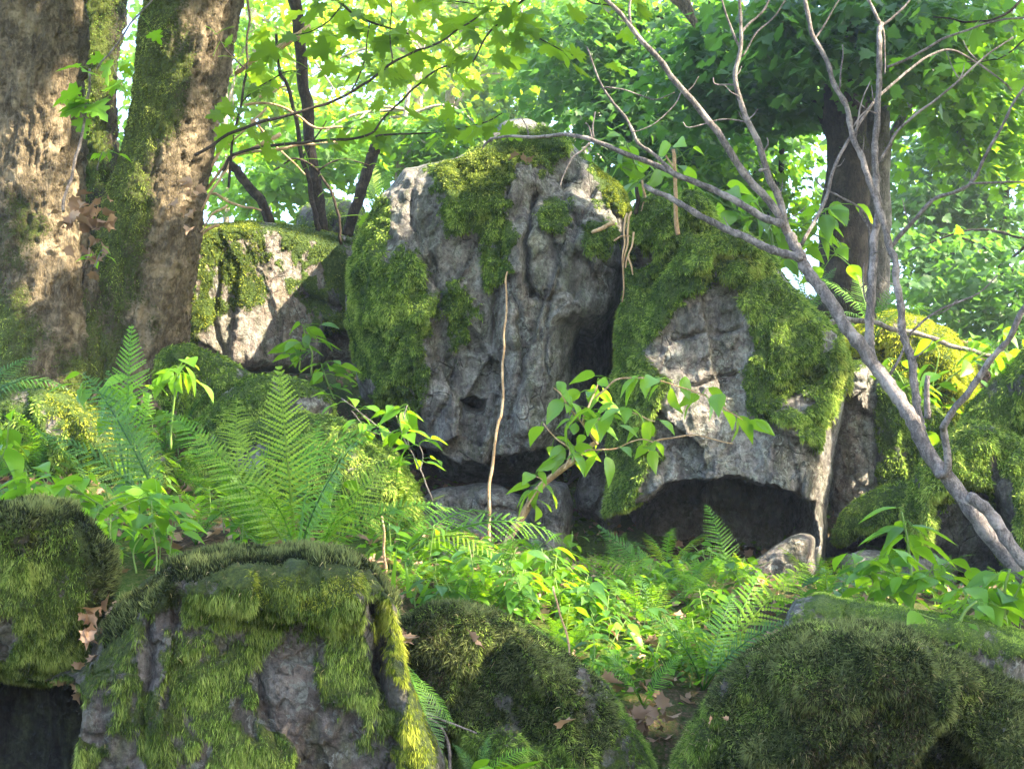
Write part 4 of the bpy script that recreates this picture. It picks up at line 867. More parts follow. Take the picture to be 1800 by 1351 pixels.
# bark knot swelling where the dark branch leaves the stem
stick('sapling', 'thin dark straight sapling trunk behind the striped block', 'tree', [([(570,410),(562,342),(542,244),(530,98),(518,0),(512,-60)], 9.9, 9, 11)], 'twig_dark', 10)
stick('sapling', 'thinner brown sapling stem rising beside the dark straight one', 'tree', [([(558,405),(552,371),(533,274),(518,195),(493,132),(484,60)], 9.7, 5, 2.5), ([(533,274),(556,240),(575,215)], 9.7, 2, 1)], 'twig_dark')
stick('stump', 'short leaning dark stub growing from the left end of the striped block', 'stump', [([(474,392),(450,342),(413,298),(400,285)], 9.8, 9, 7)], 'twig_dark')
t = stick('pole', 'broken brown pole with a pale sawn top leaning left of the big boulder', 'pole', [([(610,414),(622,375),(640,320),(655,270),(663,250)], 10.0, 9, 9.5)], 'twig_dark', 12)
s = Soup(); a0, a1 = P(662.7, 251.5, 10.0), P(663.3, 248.5, 10.0); tube(s, np.array([a0, a1]), [.036, .035], 12); s.child('cut_end', t, M['straw'])
dead = [([(542,49),(500,80),(440,112),(410,130)], 8.8, 5, 4), ([(545,44),(470,95),(425,118)], 8.9, 3, 3), ([(493,235),(455,255),(425,268),(400,290)], 8.6, 4, 2.4), ([(405,240),(372,290),(342,337),(330,360)], 8.6, 3.5, 2), ([(402,288),(375,330),(352,371)], 8.5, 3, 2),
        ([(616,247),(520,256),(420,270),(391,293),(355,345)], 8.7, 2.6, 2.6), ([(400,360),(372,375),(350,408)], 8.5, 2.4, 1.6), ([(370,340),(425,362),(460,372)], 8.6, 2.4, 1.6), ([(360,300),(350,380),(352,430)], 8.6, 2.4, 2),
        ([(455,170),(480,160),(502,150)], 8.8, 2.4, 1.6), ([(430,184),(470,180),(520,200),(560,225),(600,225)], 8.9, 2.2, 1.6), ([(440,210),(480,250),(540,310)], 8.9, 1.8, 1.2), ([(468,190),(430,230),(395,265)], 8.8, 2.4, 1.6), ([(385,395),(360,408),(342,436)], 8.6, 3, 2)]
dl = ['topmost thick', 'slim', 'thick middle', 'steep', 'short steep', 'longest thin', 'lowest short', 'low crosswise', 'upright thin', 'short upper', 'curved upper', 'dark falling', 'crossing', 'small lowest']
for k_, p_ in enumerate(dead):
    stick('dead_branch', dl[k_]+' pale dead branch of the tangle right of the twin trunks', 'branch', [p_], 'straw', 6, group='dead branches tangled beside the twin trunks')
stick('dry_stalk', 'tall thin dry stalk standing in front of the big boulder', 'stalk', [([(856,1010),(859,915),(862,855),(868,790),(875,745),(883,722),(885,640),(887,560),(889,500),(893,477)], 7.0, 3.2, 1.3)], 'straw', 7, .1)
stick('dry_stalk', 'faint dry stalk among the leaves near the beech sapling foot', 'stalk', [([(855,1040),(852,990),(850,960)], 6.4, 2.6, 1.6)], 'straw', 6)
stick('dry_stalk', 'short dry stalk beside the upright grass blade', 'stalk', [([(676,1010),(678,950),(674,905)], 5.4, 3, 1.6)], 'straw', 6)
stick('dry_stalk', 'tan broken stalk end standing on the dark moss rim', 'stalk', [([(534,985),(535,968),(533,955)], 4.2, 3.5, 3.5)], 'straw', 7)
stick('dry_stalk', 'grey withered stalk bending before the lower right boulder', 'stalk', [([(1752,1370),(1752,1300),(1757,1265),(1735,1240),(1715,1215),(1700,1200)], 3.9, 7, 2.5), ([(1757,1268),(1760,1255)], 3.9, 5, 4)], 'twig', 7)
stick('dry_stalk', 'long dry grass stalk hanging over the dark lower middle hump', 'stalk', [([(972,1030),(985,1070),(996,1130),(1006,1190),(1016,1235),(1012,1262)], 4.3, 1.8, 2.2)], 'straw', 6)
stick('twig', 'fallen pinkish twig lying down the front of the yellow moss rock', 'twig', [([(682,1200),(720,1235),(760,1258),(800,1275),(838,1288)], 3.8, 3.4, 1.4), ([(745,1250),(775,1275),(788,1310),(790,1360)], 3.8, 2.4, 3.5)], 'twig', 7)
stick('twig', 'thin twig lying across the sunlit mossy boulder at the right', 'twig', [([(1448,566),(1500,562),(1560,575),(1620,590),(1680,610),(1740,628)], 9.6, 5, 4)], 'twig', 7)
stick('twig', 'upright stub twig standing on the right boulder crown', 'twig', [([(1192,412),(1190,370),(1188,320),(1183,265)], 7.9, 4, 3), ([(1187,300),(1176,285),(1170,272)], 7.9, 2, 1.5)], 'straw', 7)
stick('twig', 'short mossy twig jutting out of the cleft between the two big boulders', 'twig', [([(1042,408),(1062,400),(1080,390)], 8.4, 3, 4)], 'straw', 7)
for k_, p_ in enumerate([[(1110,372),(1104,410),(1100,460),(1098,490),(1095,530)], [(1103,375),(1098,410),(1097,450),(1100,480)], [(1114,408),(1108,440),(1104,470)], [(1106,448),(1114,465),(1116,482)], [(1080,422),(1092,414),(1108,412)]]):
    stick('root', ['longest', 'left hand', 'right hand', 'short forked', 'crosswise'][k_]+' pale dry root hanging in the cleft between the boulders', 'root', [(p_, 8.3, 2, 1)], 'straw', 5, group='roots hanging in the cleft')
for k_, p_ in enumerate([([(1115,375),(1122,350),(1118,330)], 4, 3), ([(1128,372),(1134,345),(1126,318)], 3, 1.6), ([(1190,1080),(1205,1110),(1240,1150)], 2, 1.5)][:2]):
    stick('twig', ['dark stub', 'slim pale twig'][k_]+' on the mossy shoulder beside the boulder crown', 'twig', [(p_[0], 8.5, p_[1], p_[2])], 'straw' if k_ else 'twig_dark', 6)

# maple sapling twigs with big leaves, upper left
def leafy(name, label, cat, paths, lm, tm, size, nl, seed, wood='twig_dark', spread=26, D=None, up=UPV, group=None, droop=.35, roll=.4, low=.15):
    t = stick(name, label, cat, paths, wood, 6, group=group); r = np.random.RandomState(seed)
    sp = Soup(); pet = sp
    for (pts, D_, r0, r1), m in zip(paths, nl):
        c = polyline(pts, 60); ids_ = (low+(1-low)*r.rand(m))*59; ids_ = ids_.astype(int); 
        if m: ids_[0] = 59
        Dd = float(D_) if np.isscalar(D_) else (D_[0]+D_[1])/2
        a = P(c[ids_, 0], c[ids_, 1], np.full(m, Dd)) if m else np.zeros((0, 3))
        off = r.randn(m, 3)*[spread, spread, spread*.55]*K*Dd
        base = a+off*.8
        for k in range(m): tube(pet, polyline([a[k], (a[k]+base[k])/2+[0, 0, .01], base[k]], 4), np.full(4, .0012*Dd/5), 4, cap=False)
        d = nrm(np.c_[off[:, :2]+r.randn(m, 2)*.3*spread*K*Dd, -np.abs(r.randn(m))*droop*spread*K*Dd])
        upv = nrm(np.c_[r.randn(m, 2)*.3, np.ones(m)] + (up-UPV))
        kk = sunny(base, size*.3) if tm is MAPLE else np.ones(m, bool)
        sp.batch(*tm, frames(d, upv, size*(.6+.6*r.rand(m)), r, roll)[kk], base[kk], r.rand(m)[kk])
    sp.child('leaves', t, M[lm])
    return t
leafy('maple_sapling', 'long maple twig with big backlit leaves rising across the top left', 'tree', [([(342,273),(425,225),(528,200),(618,164),(689,111),(760,80),(827,38),(870,-10)], 7.6, 3, 1.6), ([(689,111),(687,60),(686,-5)], 7.6, 1.5, 1), ([(618,164),(640,110),(650,40)], 7.8, 1.5, 1)], 'leaf_maple', MAPLE, .125, [26,12,12], 61, spread=42)
leafy('maple_sapling', 'lower maple twig with large leaves ending over the boulder shoulder', 'tree', [([(391,300),(420,268),(560,251),(644,240),(680,204),(755,133),(800,110)], 7.9, 3, 1.4), ([(660,240),(720,238),(782,231),(844,218),(880,200)], 7.9, 1.8, 1)], 'leaf_maple', MAPLE, .125, [24,14], 62, spread=38)
leafy('maple_sapling', 'thin upright maple stem hung with leaves beside the twin trunks', 'tree', [([(402,330),(415,234),(430,147),(438,60),(436,-10)], 8.0, 2.6, 2), ([(425,180),(480,140),(540,120)], 8.0, 1.4, 1), ([(430,120),(400,90),(380,60)], 8.0, 1.4, 1)], 'leaf_maple', MAPLE, .12, [12,10,8], 63, spread=38)
leafy('maple_sapling', 'maple twig hanging from the top edge with dark leaves above the boulder', 'tree', [([(960,-30),(900,20),(860,60),(830,110)], 7.6, 2.6, 1.4), ([(900,20),(940,60),(990,90)], 7.6, 1.5, 1), ([(1000,-20),(1060,10),(1100,20)], 8.2, 1.5, 1)], 'leaf_maple', MAPLE, .13, [22,14,12], 64, spread=44)
leafy('maple_sapling', 'maple twig crowning the top left between the pole and the trunks', 'tree', [([(560,-40),(600,10),(650,40),(720,60)], 7.7, 2.6, 1.4), ([(600,10),(560,50),(500,70)], 7.7, 1.5, 1), ([(720,-30),(780,0),(830,10)], 8.0, 1.5, 1)], 'leaf_maple', MAPLE, .13, [20,12,12], 65, spread=44)
leafy('maple_sapling', 'young maple growing in the shade right of the dark sapling trunk', 'tree', [([(600,430),(590,360),(560,300),(520,280),(480,300)], 9.2, 3, 1.5), ([(560,300),(600,280),(650,290)], 9.2, 1.6, 1)], 'leaf_maple', MAPLE, .15, [14,10], 66, spread=40)
leafy('maple_sapling', 'slim maple shoot with pale broad leaves in front of the left trunk', 'tree', [([(112,372),(117,342),(142,244),(152,200),(156,122)], 7.2, 3, 2.2), ([(156,186),(160,184)], 7.2, 1.4, 1)], 'leaf_herb', MAPLE, .13, [5,5], 67, spread=16, low=.7, wood='twig')
leafy('maple_sapling', 'twig with light maple leaves springing over the gap between the trunks', 'tree', [([(170,122),(205,75),(250,25),(275,-10)], 7.1, 1.8, 1.4), ([(190,95),(205,130),(215,150)], 7.1, 1.2, 1)], 'leaf_herb', MAPLE, .10, [3,5], 68, spread=18, wood='twig')
leafy('seedling', 'tiny green shoot sprouting at the dead leaves in the trunk fork', 'seedling', [([(165,470),(172,450),(180,440)], 7.5, 1.4, .8), ([(172,300),(182,275),(190,262)], 7.4, 1.2, .8)], 'leaf_herb', BEECH, .06, [7,7], 69, spread=12, wood='twig')
leafy('maple_sapling', 'maple branch reaching in over the upper right corner', 'tree', [([(1820,-20),(1760,30),(1700,40),(1640,30)], 7.5, 2.6, 1.4), ([(1820,60),(1760,100),(1700,110)], 9, 1.5, 1)], 'leaf_far', MAPLE, .10, [14,10], 70, spread=44)

# ------------------------------------------------------------------ ferns
def frond_tmpl(seed, nP=22, wid=.24, teeth=10, ang=68, curve=.9, phi0=.0, stalk=.16, lean=.0, droop=.25):
    r = np.random.RandomState(seed); s = Soup()
    q = np.linspace(0, 1, 60); phi = phi0 - curve*q**1.4
    cy = np.r_[0, np.cumsum(np.cos(phi))[:-1]]/60; cz = np.r_[0, np.cumsum(np.sin(phi))[:-1]]/60; cxx = lean*q**2
    def mp(x, y, z):
        y = np.clip(y, 0, 1.08); i = np.interp(y, q, cy)+np.maximum(y-1, 0)*np.cos(phi[-1]); k = np.interp(y, q, cz)+np.maximum(y-1, 0)*np.sin(phi[-1]); f = np.interp(y, q, phi)
        return np.stack([x+np.interp(y, q, cxx), i - z*np.sin(f), k + z*np.cos(f)], -1)
    yy = np.linspace(0, 1, 18); tube(s, mp(yy*0, yy, yy*0), np.linspace(.0085, .0015, 18), 5, a=-.2)
    for i in range(nP):
        y0 = stalk + (1-stalk)*(i/nP)**.92
        u = (y0-stalk)/(1-stalk); L = wid*min(1, .45+u/.35*.55 if u < .35 else 1)*(1-max(0, u-.30)/.70)**.85 + .006
        for sg in (-1, 1):
            a = radians(ang - 18*u + r.randn()*3); dx, dy = sg*sin(a), cos(a)
            m = max(3, int(teeth*(L/wid)**.6)); t = np.arange(m)/m; dz = -droop*L*(t**1.5) + r.randn()*.008
            w0 = L/m*.5; pw = .0125*(1-t)**.6 + .0012; pw = pw*(.9+.2*r.rand(m))*(wid/.24)
            px_, py_ = dx*L*t, y0+dy*L*t
            quads = []
            for sd in (-1, 1):
                ox, oy = -dy*sd, dx*sd            # perpendicular in the plane
                A0 = np.c_[px_-dx*w0*.15, py_-dy*w0*.15, dz]; A1 = np.c_[px_+dx*L/m*.9, py_+dy*L/m*.9, dz-.002]
                B1 = A1 + np.c_[ox*pw*.75-dx*0, oy*pw*.75, pw*0-.12*pw]; B0 = A0 + np.c_[ox*pw+dx*w0*.8, oy*pw+dy*w0*.8, -.2*pw]
                quads.append(np.stack([A0, A1, B1, B0], 1))
            V = np.concatenate(quads).reshape(-1, 3); V = mp(V[:, 0], V[:, 1], V[:, 2])
            k = np.arange(len(V)//4)[:, None]*4 + np.arange(4)
            s.add(V, Q=k, a=np.repeat(np.clip(.5+.3*r.randn()+.1*r.randn(len(k)), 0, 1), 4))
    return s
FT = [frond_tmpl(1, 24, .20, 12), frond_tmpl(2, 25, .17, 11, 66, 1.3, .2, .2, .08), frond_tmpl(3, 23, .21, 12, 70, .5, 0, .14, -.06), frond_tmpl(4, 21, .15, 10, 62, 1.6, .4, .22, .05), frond_tmpl(5, 25, .16, 11, 62, .35, 0, .3)]
FM = [[f.mesh('frond', M[q]) for f in FT] for q in ('fern', 'fern_dark', 'fern_yellow')]
FR = np.random.RandomState(8)
def frond_obj(parent, base, tip, ft, facing, wscale=1.0):
    """places a frond template so that it runs base -> tip, its flat side turned to 'facing'"""
    me = FM[FR.choice([0, 1, 2], p=[.5, .3, .2])][ft]
    e = FT[ft].V[0][-1]
    d = tip-base; L = np.linalg.norm(d)/np.linalg.norm(e); d = nrm(d)
    z = facing - d*(facing@d); z = nrm(z); x = np.cross(d, z)
    # rotate template so that its own chord e lies along d
    el = nrm(e*[0, 1, 1]); a = math.atan2(el[2], el[1])
    ca, sa = cos(a), sin(a); y_ = d*ca - z*sa; z_ = d*sa + z*ca
    Mx = mathutils.Matrix(((x[0]*L*wscale, y_[0]*L, z_[0]*L, 0), (x[1]*L*wscale, y_[1]*L, z_[1]*L, 0), (x[2]*L*wscale, y_[2]*L, z_[2]*L, 0), (0, 0, 0, 1)))
    o = link('frond', me, parent); Mx.translation = mathutils.Vector(base-np.array(parent.location)); o.matrix_local = Mx
    return o
TOCAM = nrm(np.array([0, -1.0, .55]))
def fern(label, base, fr, group=None):
    b = P(*base); t = thing('fern', label, 'fern', b, group)
    for (tx, ty, tD, ft, fc, *ws) in fr:
        f = nrm(TOCAM*(1-abs(fc)) + np.array([fc, 0, .5]))
        frond_obj(t, b, P(tx, ty, tD), ft, f, ws[0] if ws else 1)
    return t
fern('tall fern with an upright central frond standing behind the dark moss rim', (522,990,4.9), [(490,640,4.9,4,0,1.2),(345,760,5.1,0,-.3),(405,745,5.3,4,.2),(636,775,4.7,2,.2,1.3),(600,830,5.1,0,.3),(440,850,4.6,1,-.2),(560,740,5.4,4,0)])
fern('slim fern with one dark upright stalk left of the tall fern', (226,870,5.9), [(232,570,5.9,4,0,1.1),(190,650,6.1,4,-.1),(275,690,6.0,2,.3)])
fern('fern arching over the yellow mossy flank at the left', (300,930,5.5), [(120,665,5.6,1,-.2),(60,760,5.4,0,-.4),(210,720,5.8,4,0)])
fern('fern drooping along the foot of the left trunk', (-50,740,7.0), [(128,680,6.9,3,0),(60,622,7.2,1,.1),(0,610,7.2,4,0)])
fern('fern with long silvery fronds laid over the wide mossy boulder', (420,870,5.8), [(285,720,5.9,0,-.1),(400,700,6.1,1,.1),(560,760,5.9,3,.3),(690,760,5.9,2,.2),(330,800,5.5,1,-.2)])
fern('bright broad fern frond group right of the tall fern', (560,980,5.2), [(700,800,5.3,0,.4),(790,885,5.4,1,.3),(640,850,4.9,2,.1,1.3),(720,900,5.0,3,.3)])
fern('fern arching right under the pale slab toward the hollow', (690,992,5.7), [(1000,955,5.9,3,0),(860,905,6.2,1,.1),(640,905,5.6,0,-.2),(760,905,6,4,.1),(900,990,5.4,3,.2)])
fern('dark fern with one upright frond before the arched hollow', (1288,1060,6.9), [(1240,885,7.0,0,0,1.15),(1190,960,6.9,4,-.3),(1340,1000,6.9,4,.2)])
fern('fern leaning left below the dark cleft', (1205,1080,6.2), [(1048,922,6.3,4,0,1.2),(1010,1000,6.0,1,-.2),(1120,960,6.4,4,.0),(1150,1000,6.0,0,0)])
fern('bright fern fanned against the grey slab right of the centre', (1235,1215,5.0), [(1352,1005,5.3,2,.2,.9),(1432,985,5.4,0,.1,.8),(1290,1040,5.2,0,0),(1180,1090,4.9,1,-.3),(1105,1075,5.0,3,-.3),(1400,1080,5.0,1,.3)])
fern('small fern at the foot of the sunlit stone right of the hollow', (1470,1075,6.4), [(1395,1010,6.4,3,0),(1560,1015,6.5,3,0),(1500,990,6.6,4,0),(1440,985,6.5,4,0)])
fern('blue green fern hanging over the foreground twig at the bottom', (712,1165,3.85), [(775,1330,3.7,4,0,1.5),(740,1260,3.7,2,.1),(800,1280,3.8,4,.2)])
fern('sunlit fern on the ridge behind the leaning tree', (1535,600,10.4), [(1425,495,10.2,1,0),(1585,480,10.4,1,0),(1500,470,10.6,4,0),(1640,540,10.2,3,.1),(1460,560,10.1,3,0)])
fern('fern lit behind the broken pole', (665,410,12.0), [(690,285,12,0,0),(620,300,12,1,0),(740,320,12,3,0),(650,270,12.2,4,0)])
fern('fern showing behind the right boulder crown', (1420,560,11.2), [(1350,450,11.2,1,0),(1470,470,11.2,0,0),(1400,430,11.3,4,0),(1500,520,11,3,0)])
fern('low fern at the lower right of the leafy bank', (1130,1240,4.75), [(1060,1130,4.8,4,0),(1200,1150,4.8,0,0),(1000,1180,4.6,3,-.2)])
fern('fern crowding the bottom of the dark gap behind the beech sapling', (950,1050,6.6), [(1000,960,6.8,4,0),(880,970,6.6,1,0),(1060,1010,6.6,3,.1),(940,940,6.9,0,0)])
fern('small fern at the bottom centre beside the hanging moss', (840,1375,3.6), [(860,1290,3.7,4,0),(790,1310,3.6,1,-.2),(950,1320,3.7,3,.2)])

SF = []
for k_ in range(5):
    rr = np.random.RandomState(300+k_); fr_ = []
    for a_ in np.arange(6+k_ % 3)*(6.283/(6+k_ % 3))+rr.rand():
        fr_.append((a_, rr.uniform(.5, .85), rr.uniform(.35, .8), int(rr.choice([0, 1, 2, 3])), rr.uniform(.8, 1.1)))
    SF.append(fr_)
def small_fern(b, size, kind, rot, label, group):
    t = thing('fern', label, 'fern', b, group)
    for (a_, L_, z_, ft, ws) in SF[kind]:
        a_ += rot; e = np.array([cos(a_)*L_, sin(a_)*L_, z_])*size
        frond_obj(t, np.array(b), np.array(b)+e, ft, nrm(np.array([-cos(a_)*.5, -sin(a_)*.5, 1.0])), ws)
# ------------------------------------------------------------------ beech sapling and single leafy plants
beech = [([(866,1022),(889,962),(929,891),(960,851),(991,824),(1026,793),(1053,780)], 6.7, 8, 3.5), ([(1050,781),(1032,755),(1028,735),(1040,700),(1050,668)], 6.65, 2.6, 1.2),
         ([(1046,700),(1080,668),(1130,662),(1190,676),(1250,700),(1305,738)], 6.5, 1.8, .8), ([(991,824),(1000,790),(975,770),(955,742)], 6.6, 2, .9), ([(929,891),(945,868),(960,850),(940,838)], 6.6, 1.6, .8),
         ([(1032,755),(1000,720),(985,690),(975,680)], 6.6, 1.6, .8), ([(1028,793),(1080,790),(1130,775),(1155,778)], 6.6, 1.6, .7), ([(1150,775),(1220,765),(1290,778)], 6.6, 1.6, .8), ([(1040,740),(1090,720),(1150,740)], 6.5, 1.6, .8)]
leafy('beech_sapling', 'young beech with a slanting tan stem and glossy leaves before the cleft', 'sapling', beech, 'leaf_beech', BEECH, .115, [0,12,20,10,10,13,8,0,14], 71, wood='straw', spread=17, low=.15, droop=.9)
H = lambda *a, **k: leafy('leafy_plant', *a, **k)
H('leafy plant with upright paired leaves before the striped block', 'plant', [([(548,660),(545,620),(538,590),(535,570)], 8.6, 2, 1.2), ([(530,655),(528,625),(524,605)], 8.6, 2, 1)], 'leaf_herb', OVATE, .13, [12,7], 81, spread=20, wood='stem_green', low=.3, roll=.25, droop=.2)
H('small plant with pointed leaves beside the shadowed gap left of the big boulder', 'plant', [([(590,700),(578,680),(570,652),(568,640)], 8.3, 1.8, 1)], 'leaf_herb', OVATE, .13, [12], 82, spread=18, wood='stem_green', low=.2, droop=.2)
H('bright leafy shoot with layered toothed leaves left of the dark undercut', 'plant', [([(760,880),(735,820),(705,760),(690,715)], 6.8, 1.8, .9), ([(735,825),(740,800),(735,780)], 6.8, 1.3, .8), ([(690,770),(650,735),(600,700)], 6.9, 1.3, .8), ([(720,790),(715,740),(718,712)], 6.8, 1.3, .8), ([(690,760),(660,760),(620,720)], 6.9, 1.2, .8)], 'leaf_herb', BEECH, .10, [11,6,8,9,6], 83, spread=17, wood='twig', droop=.3, roll=.25)
H('plant with broad pale drooping leaves beside the mossy stone', 'plant', [([(300,790),(305,720),(312,660),(315,645)], 6.2, 2.4, 1.4)], 'leaf_beech', OVATE, .12, [13], 84, spread=20, wood='stem_green', low=.7, droop=1.2, roll=.3)
H('plant with round bluish leaves in front of the yellow flank', 'plant', [([(215,790),(205,740),(195,690)], 6.1, 2.2, 1.4), ([(205,740),(170,690),(150,675)], 6.1, 1.4, 1), ([(200,720),(225,690),(240,680)], 6.1, 1.4, 1)], 'leaf_beech', OVATE, .105, [8,8,8], 85, spread=20, wood='stem_green', low=.6, droop=1.0, roll=.3)
H('tall plant with wide flat leaves under the mossy ledge at the right', 'plant', [([(1605,1060),(1602,1000),(1598,950),(1590,900)], 5.6, 3.2, 1.6)], 'leaf_herb', NARROW, .17, [14], 86, spread=18, wood='stem_green', low=.55, droop=.25, roll=.2)
H('seed topped plant with bright leaves below the mossy ledge', 'plant', [([(1600,1120),(1590,1050),(1570,1000),(1560,975)], 5.3, 2.6, 1.4), ([(1590,1060),(1630,1010),(1660,1000)], 5.3, 1.8, 1), ([(1580,1060),(1530,1010),(1500,990)], 5.3, 1.8, 1)], 'leaf_herb', OVATE, .105, [22,16,16], 87, spread=30, wood='stem_green', low=.3, droop=.3, roll=.3)
H('thick stemmed plant with light leaves over the foot of the leaning tree', 'plant', [([(1775,1190),(1770,1110),(1765,1050),(1775,1000)], 4.9, 4.5, 2), ([(1770,1090),(1730,1050),(1700,1040)], 4.9, 1.8, 1), ([(1770,1080),(1800,1020),(1830,990)], 4.9, 1.8, 1)], 'leaf_herb', OVATE, .11, [18,14,14], 88, spread=28, wood='stem_green', low=.3, droop=.3, roll=.3)
H('green stemmed plant growing on the grey slab at the right', 'plant', [([(1668,1165),(1680,1120),(1690,1080),(1720,1055)], 4.7, 5, 2), ([(1680,1120),(1650,1090),(1600,1075)], 4.7, 2, 1)], 'leaf_herb', OVATE, .095, [14,12], 89, spread=26, wood='stem_green', low=.3, droop=.3)
H('plant with large shining leaves above the left overhanging rock', 'plant', [([(190,1010),(195,950),(190,900),(180,850)], 4.9, 2.2, 1.4), ([(190,900),(130,860),(100,840)], 4.9, 1.6, 1), ([(190,900),(240,880),(290,870)], 4.9, 1.6, 1)], 'leaf_herb', OVATE, .105, [12,14,14], 90, spread=26, wood='stem_green', low=.4, droop=.4, roll=.35)
H('slim tall plant with bright leaf rosette left of the tall fern', 'plant', [([(272,1060),(272,1000),(270,930),(268,880)], 4.7, 2, 1.4)], 'leaf_herb', OVATE, .10, [12], 91, spread=26, wood='stem_green', low=.75, droop=.3, roll=.3)
H('long stalked plant rising from the notch between the front rocks', 'plant', [([(190,1060),(188,1010),(192,960),(196,910)], 4.5, 2, 1.4)], 'leaf_herb', OVATE, .085, [10], 92, spread=22, wood='stem_green', low=.75, droop=.3, roll=.3)
H('plant with broad leaves poking in at the left edge', 'plant', [([(-30,900),(-10,830),(10,780),(20,740)], 5.2, 2.4, 1.4), ([(0,800),(30,840),(60,850)], 5.2, 1.6, 1)], 'leaf_herb', OVATE, .12, [12,10], 93, spread=28, wood='stem_green', low=.3, droop=.4)
H('leaf cluster rising from the bottom edge below the dark hump', 'plant', [([(880,1480),(900,1400),(880,1365),(860,1350)], 3.5, 2.5, 1.6), ([(900,1400),(960,1370),(990,1350)], 3.5, 2, 1)], 'leaf_herb', NARROW, .13, [9,8], 94, spread=26, wood='stem_green', low=.5, droop=.15, roll=.2)
H('seedling with small whorled leaves on the dark lower hump', 'plant', [([(965,1350),(968,1310),(965,1290)], 4.1, 1.4, 1), ([(1000,1350),(1000,1320),(995,1300)], 4.1, 1.4, 1)], 'fern', NARROW, .04, [14,14], 95, spread=12, wood='stem_green', low=.0)
H('compound leaved shrub behind the crossing of the bare branches', 'shrub', [([(1360,560),(1365,480),(1350,400),(1320,340)], 10.4, 3, 1.6), ([(1360,470),(1410,400),(1470,360)], 10.4, 2, 1), ([(1350,400),(1280,360),(1240,340)], 10.4, 2, 1), ([(1410,400),(1450,420),(1470,450)], 10.4, 1.6, 1)], 'leaf_herb', OVATE, .19, [22,24,18,12], 96, spread=26, wood='stem_green', low=.2, droop=.6)
H('shrub with pale oval leaves beside the peak of the big boulder', 'shrub', [([(1120,400),(1130,340),(1120,290),(1100,250)], 9.9, 2.4, 1.2), ([(1125,320),(1170,290),(1200,270)], 9.9, 1.6, 1), ([(1120,300),(1080,290),(1060,270)], 9.9, 1.6, 1)], 'leaf_herb', OVATE, .17, [10,10,9], 97, spread=22, wood='stem_green', low=.3, droop=.8)
H('bright leafy sprigs on the sunlit mossy boulder at the right', 'plant', [([(1610,780),(1620,720),(1640,670),(1650,620)], 9.3, 2, 1), ([(1620,720),(1580,660),(1560,630)], 9.3, 1.6, 1), ([(1630,700),(1700,640),(1760,600)], 9.4, 1.6, 1)], 'leaf_herb', OVATE, .16, [12,12,16], 98, spread=30, wood='stem_green', low=.1, droop=.4)
H('leafy shoots crowding the ridge at the far right edge', 'plant', [([(1750,700),(1760,640),(1775,600),(1790,570)], 10.2, 2, 1), ([(1760,640),(1730,620),(1710,600)], 10.2, 1.6, 1)], 'leaf_herb', OVATE, .17, [14,12], 99, spread=30, wood='stem_green', low=.1, droop=.4)
for k_, (x, y, x2, y2) in enumerate([(690,1040,698,958), (720,1050,712,985), (660,1010,700,1000), (735,1060,765,1010)]):
    b, e = P(x, y, 5.2), P(x2, y2, 5.2); c = polyline([b, (b+e)/2+[.0, -.01, .01], e], 8); wd_ = np.linspace(.011, .001, 8)[:, None]*nrm(np.array([1, .3, 0]))
    V = np.vstack([c-wd_, c+wd_, c+[0, -.002, 0]]); i = np.arange(7); Q = np.vstack([np.c_[i, i+16, i+17, i+1], np.c_[i+16, i+8, i+9, i+17]])
    o = link('grass_blade', mesh('grass_blade', V-b, Q, M['leaf_beech'], False, {'v': np.full(len(V), .3)})); o.location = b
    tag(o, ['broad upright bluish', 'slender upright', 'short leaning', 'right leaning'][k_]+' grass blade beside the foreground rock', 'grass blade', 'grass blades behind the foreground rock')

# ------------------------------------------------------------------ herbs of the undergrowth, dead leaves
def herb_template(seed):
    r = np.random.RandomState(seed); st = Soup(); sp = Soup()
    nodes = []; c = polyline([[0, 0, 0], [r.randn()*.06, r.randn()*.06, .5], [r.randn()*.14, r.randn()*.14, 1]], 14)
    tube(st, c, np.linspace(.016, .007, 14), 5)
    nL = r.randint(9, 14)
    h = np.sort(.35+.65*r.rand(nL)**.8); i = (h*13).astype(int).clip(0, 13); a = np.arange(nL)*2.4+r.rand()*6
    pos = c[i]; d0 = np.c_[np.cos(a), np.sin(a), .1+.3*r.rand(nL)]
    L = .16+.14*r.rand(nL); off = pos + d0*(.10+.10*r.rand(nL))[:, None]
    for k in range(nL): tube(st, np.array([pos[k], off[k]]), [.005, .004], 4, cap=False)
    d = nrm(d0*[1, 1, 0] + np.c_[np.zeros((nL, 2)), -.15-.4*r.rand(nL)])
    sp.batch(*(OVATE, BEECH, NARROW, OVATE)[seed % 4], frames(d, nrm(np.c_[r.randn(nL, 2)*.25-[0, .25], np.ones(nL)]), L*1.25, r, .3), off, r.rand(nL))
    return st.mesh('stem', M['stem_green']), sp.mesh('leaves', M[['leaf_herb', 'leaf_far', 'leaf_deep'][seed % 3]])
HT = [herb_template(s_) for s_ in range(200, 212)]
def ground_hit(px, py, lo=4.3, hi=13.0):
    Ds = np.linspace(lo, hi, 260); q = P(np.full(260, px), np.full(260, py), Ds); z = ground_z(q[:, :2]); k = np.where(q[:, 2] < z)[0]
    return (q[k[0]]*[1, 1, 0]+[0, 0, z[k[0]]], Ds[k[0]]) if len(k) else (None, None)
r = np.random.RandomState(12)
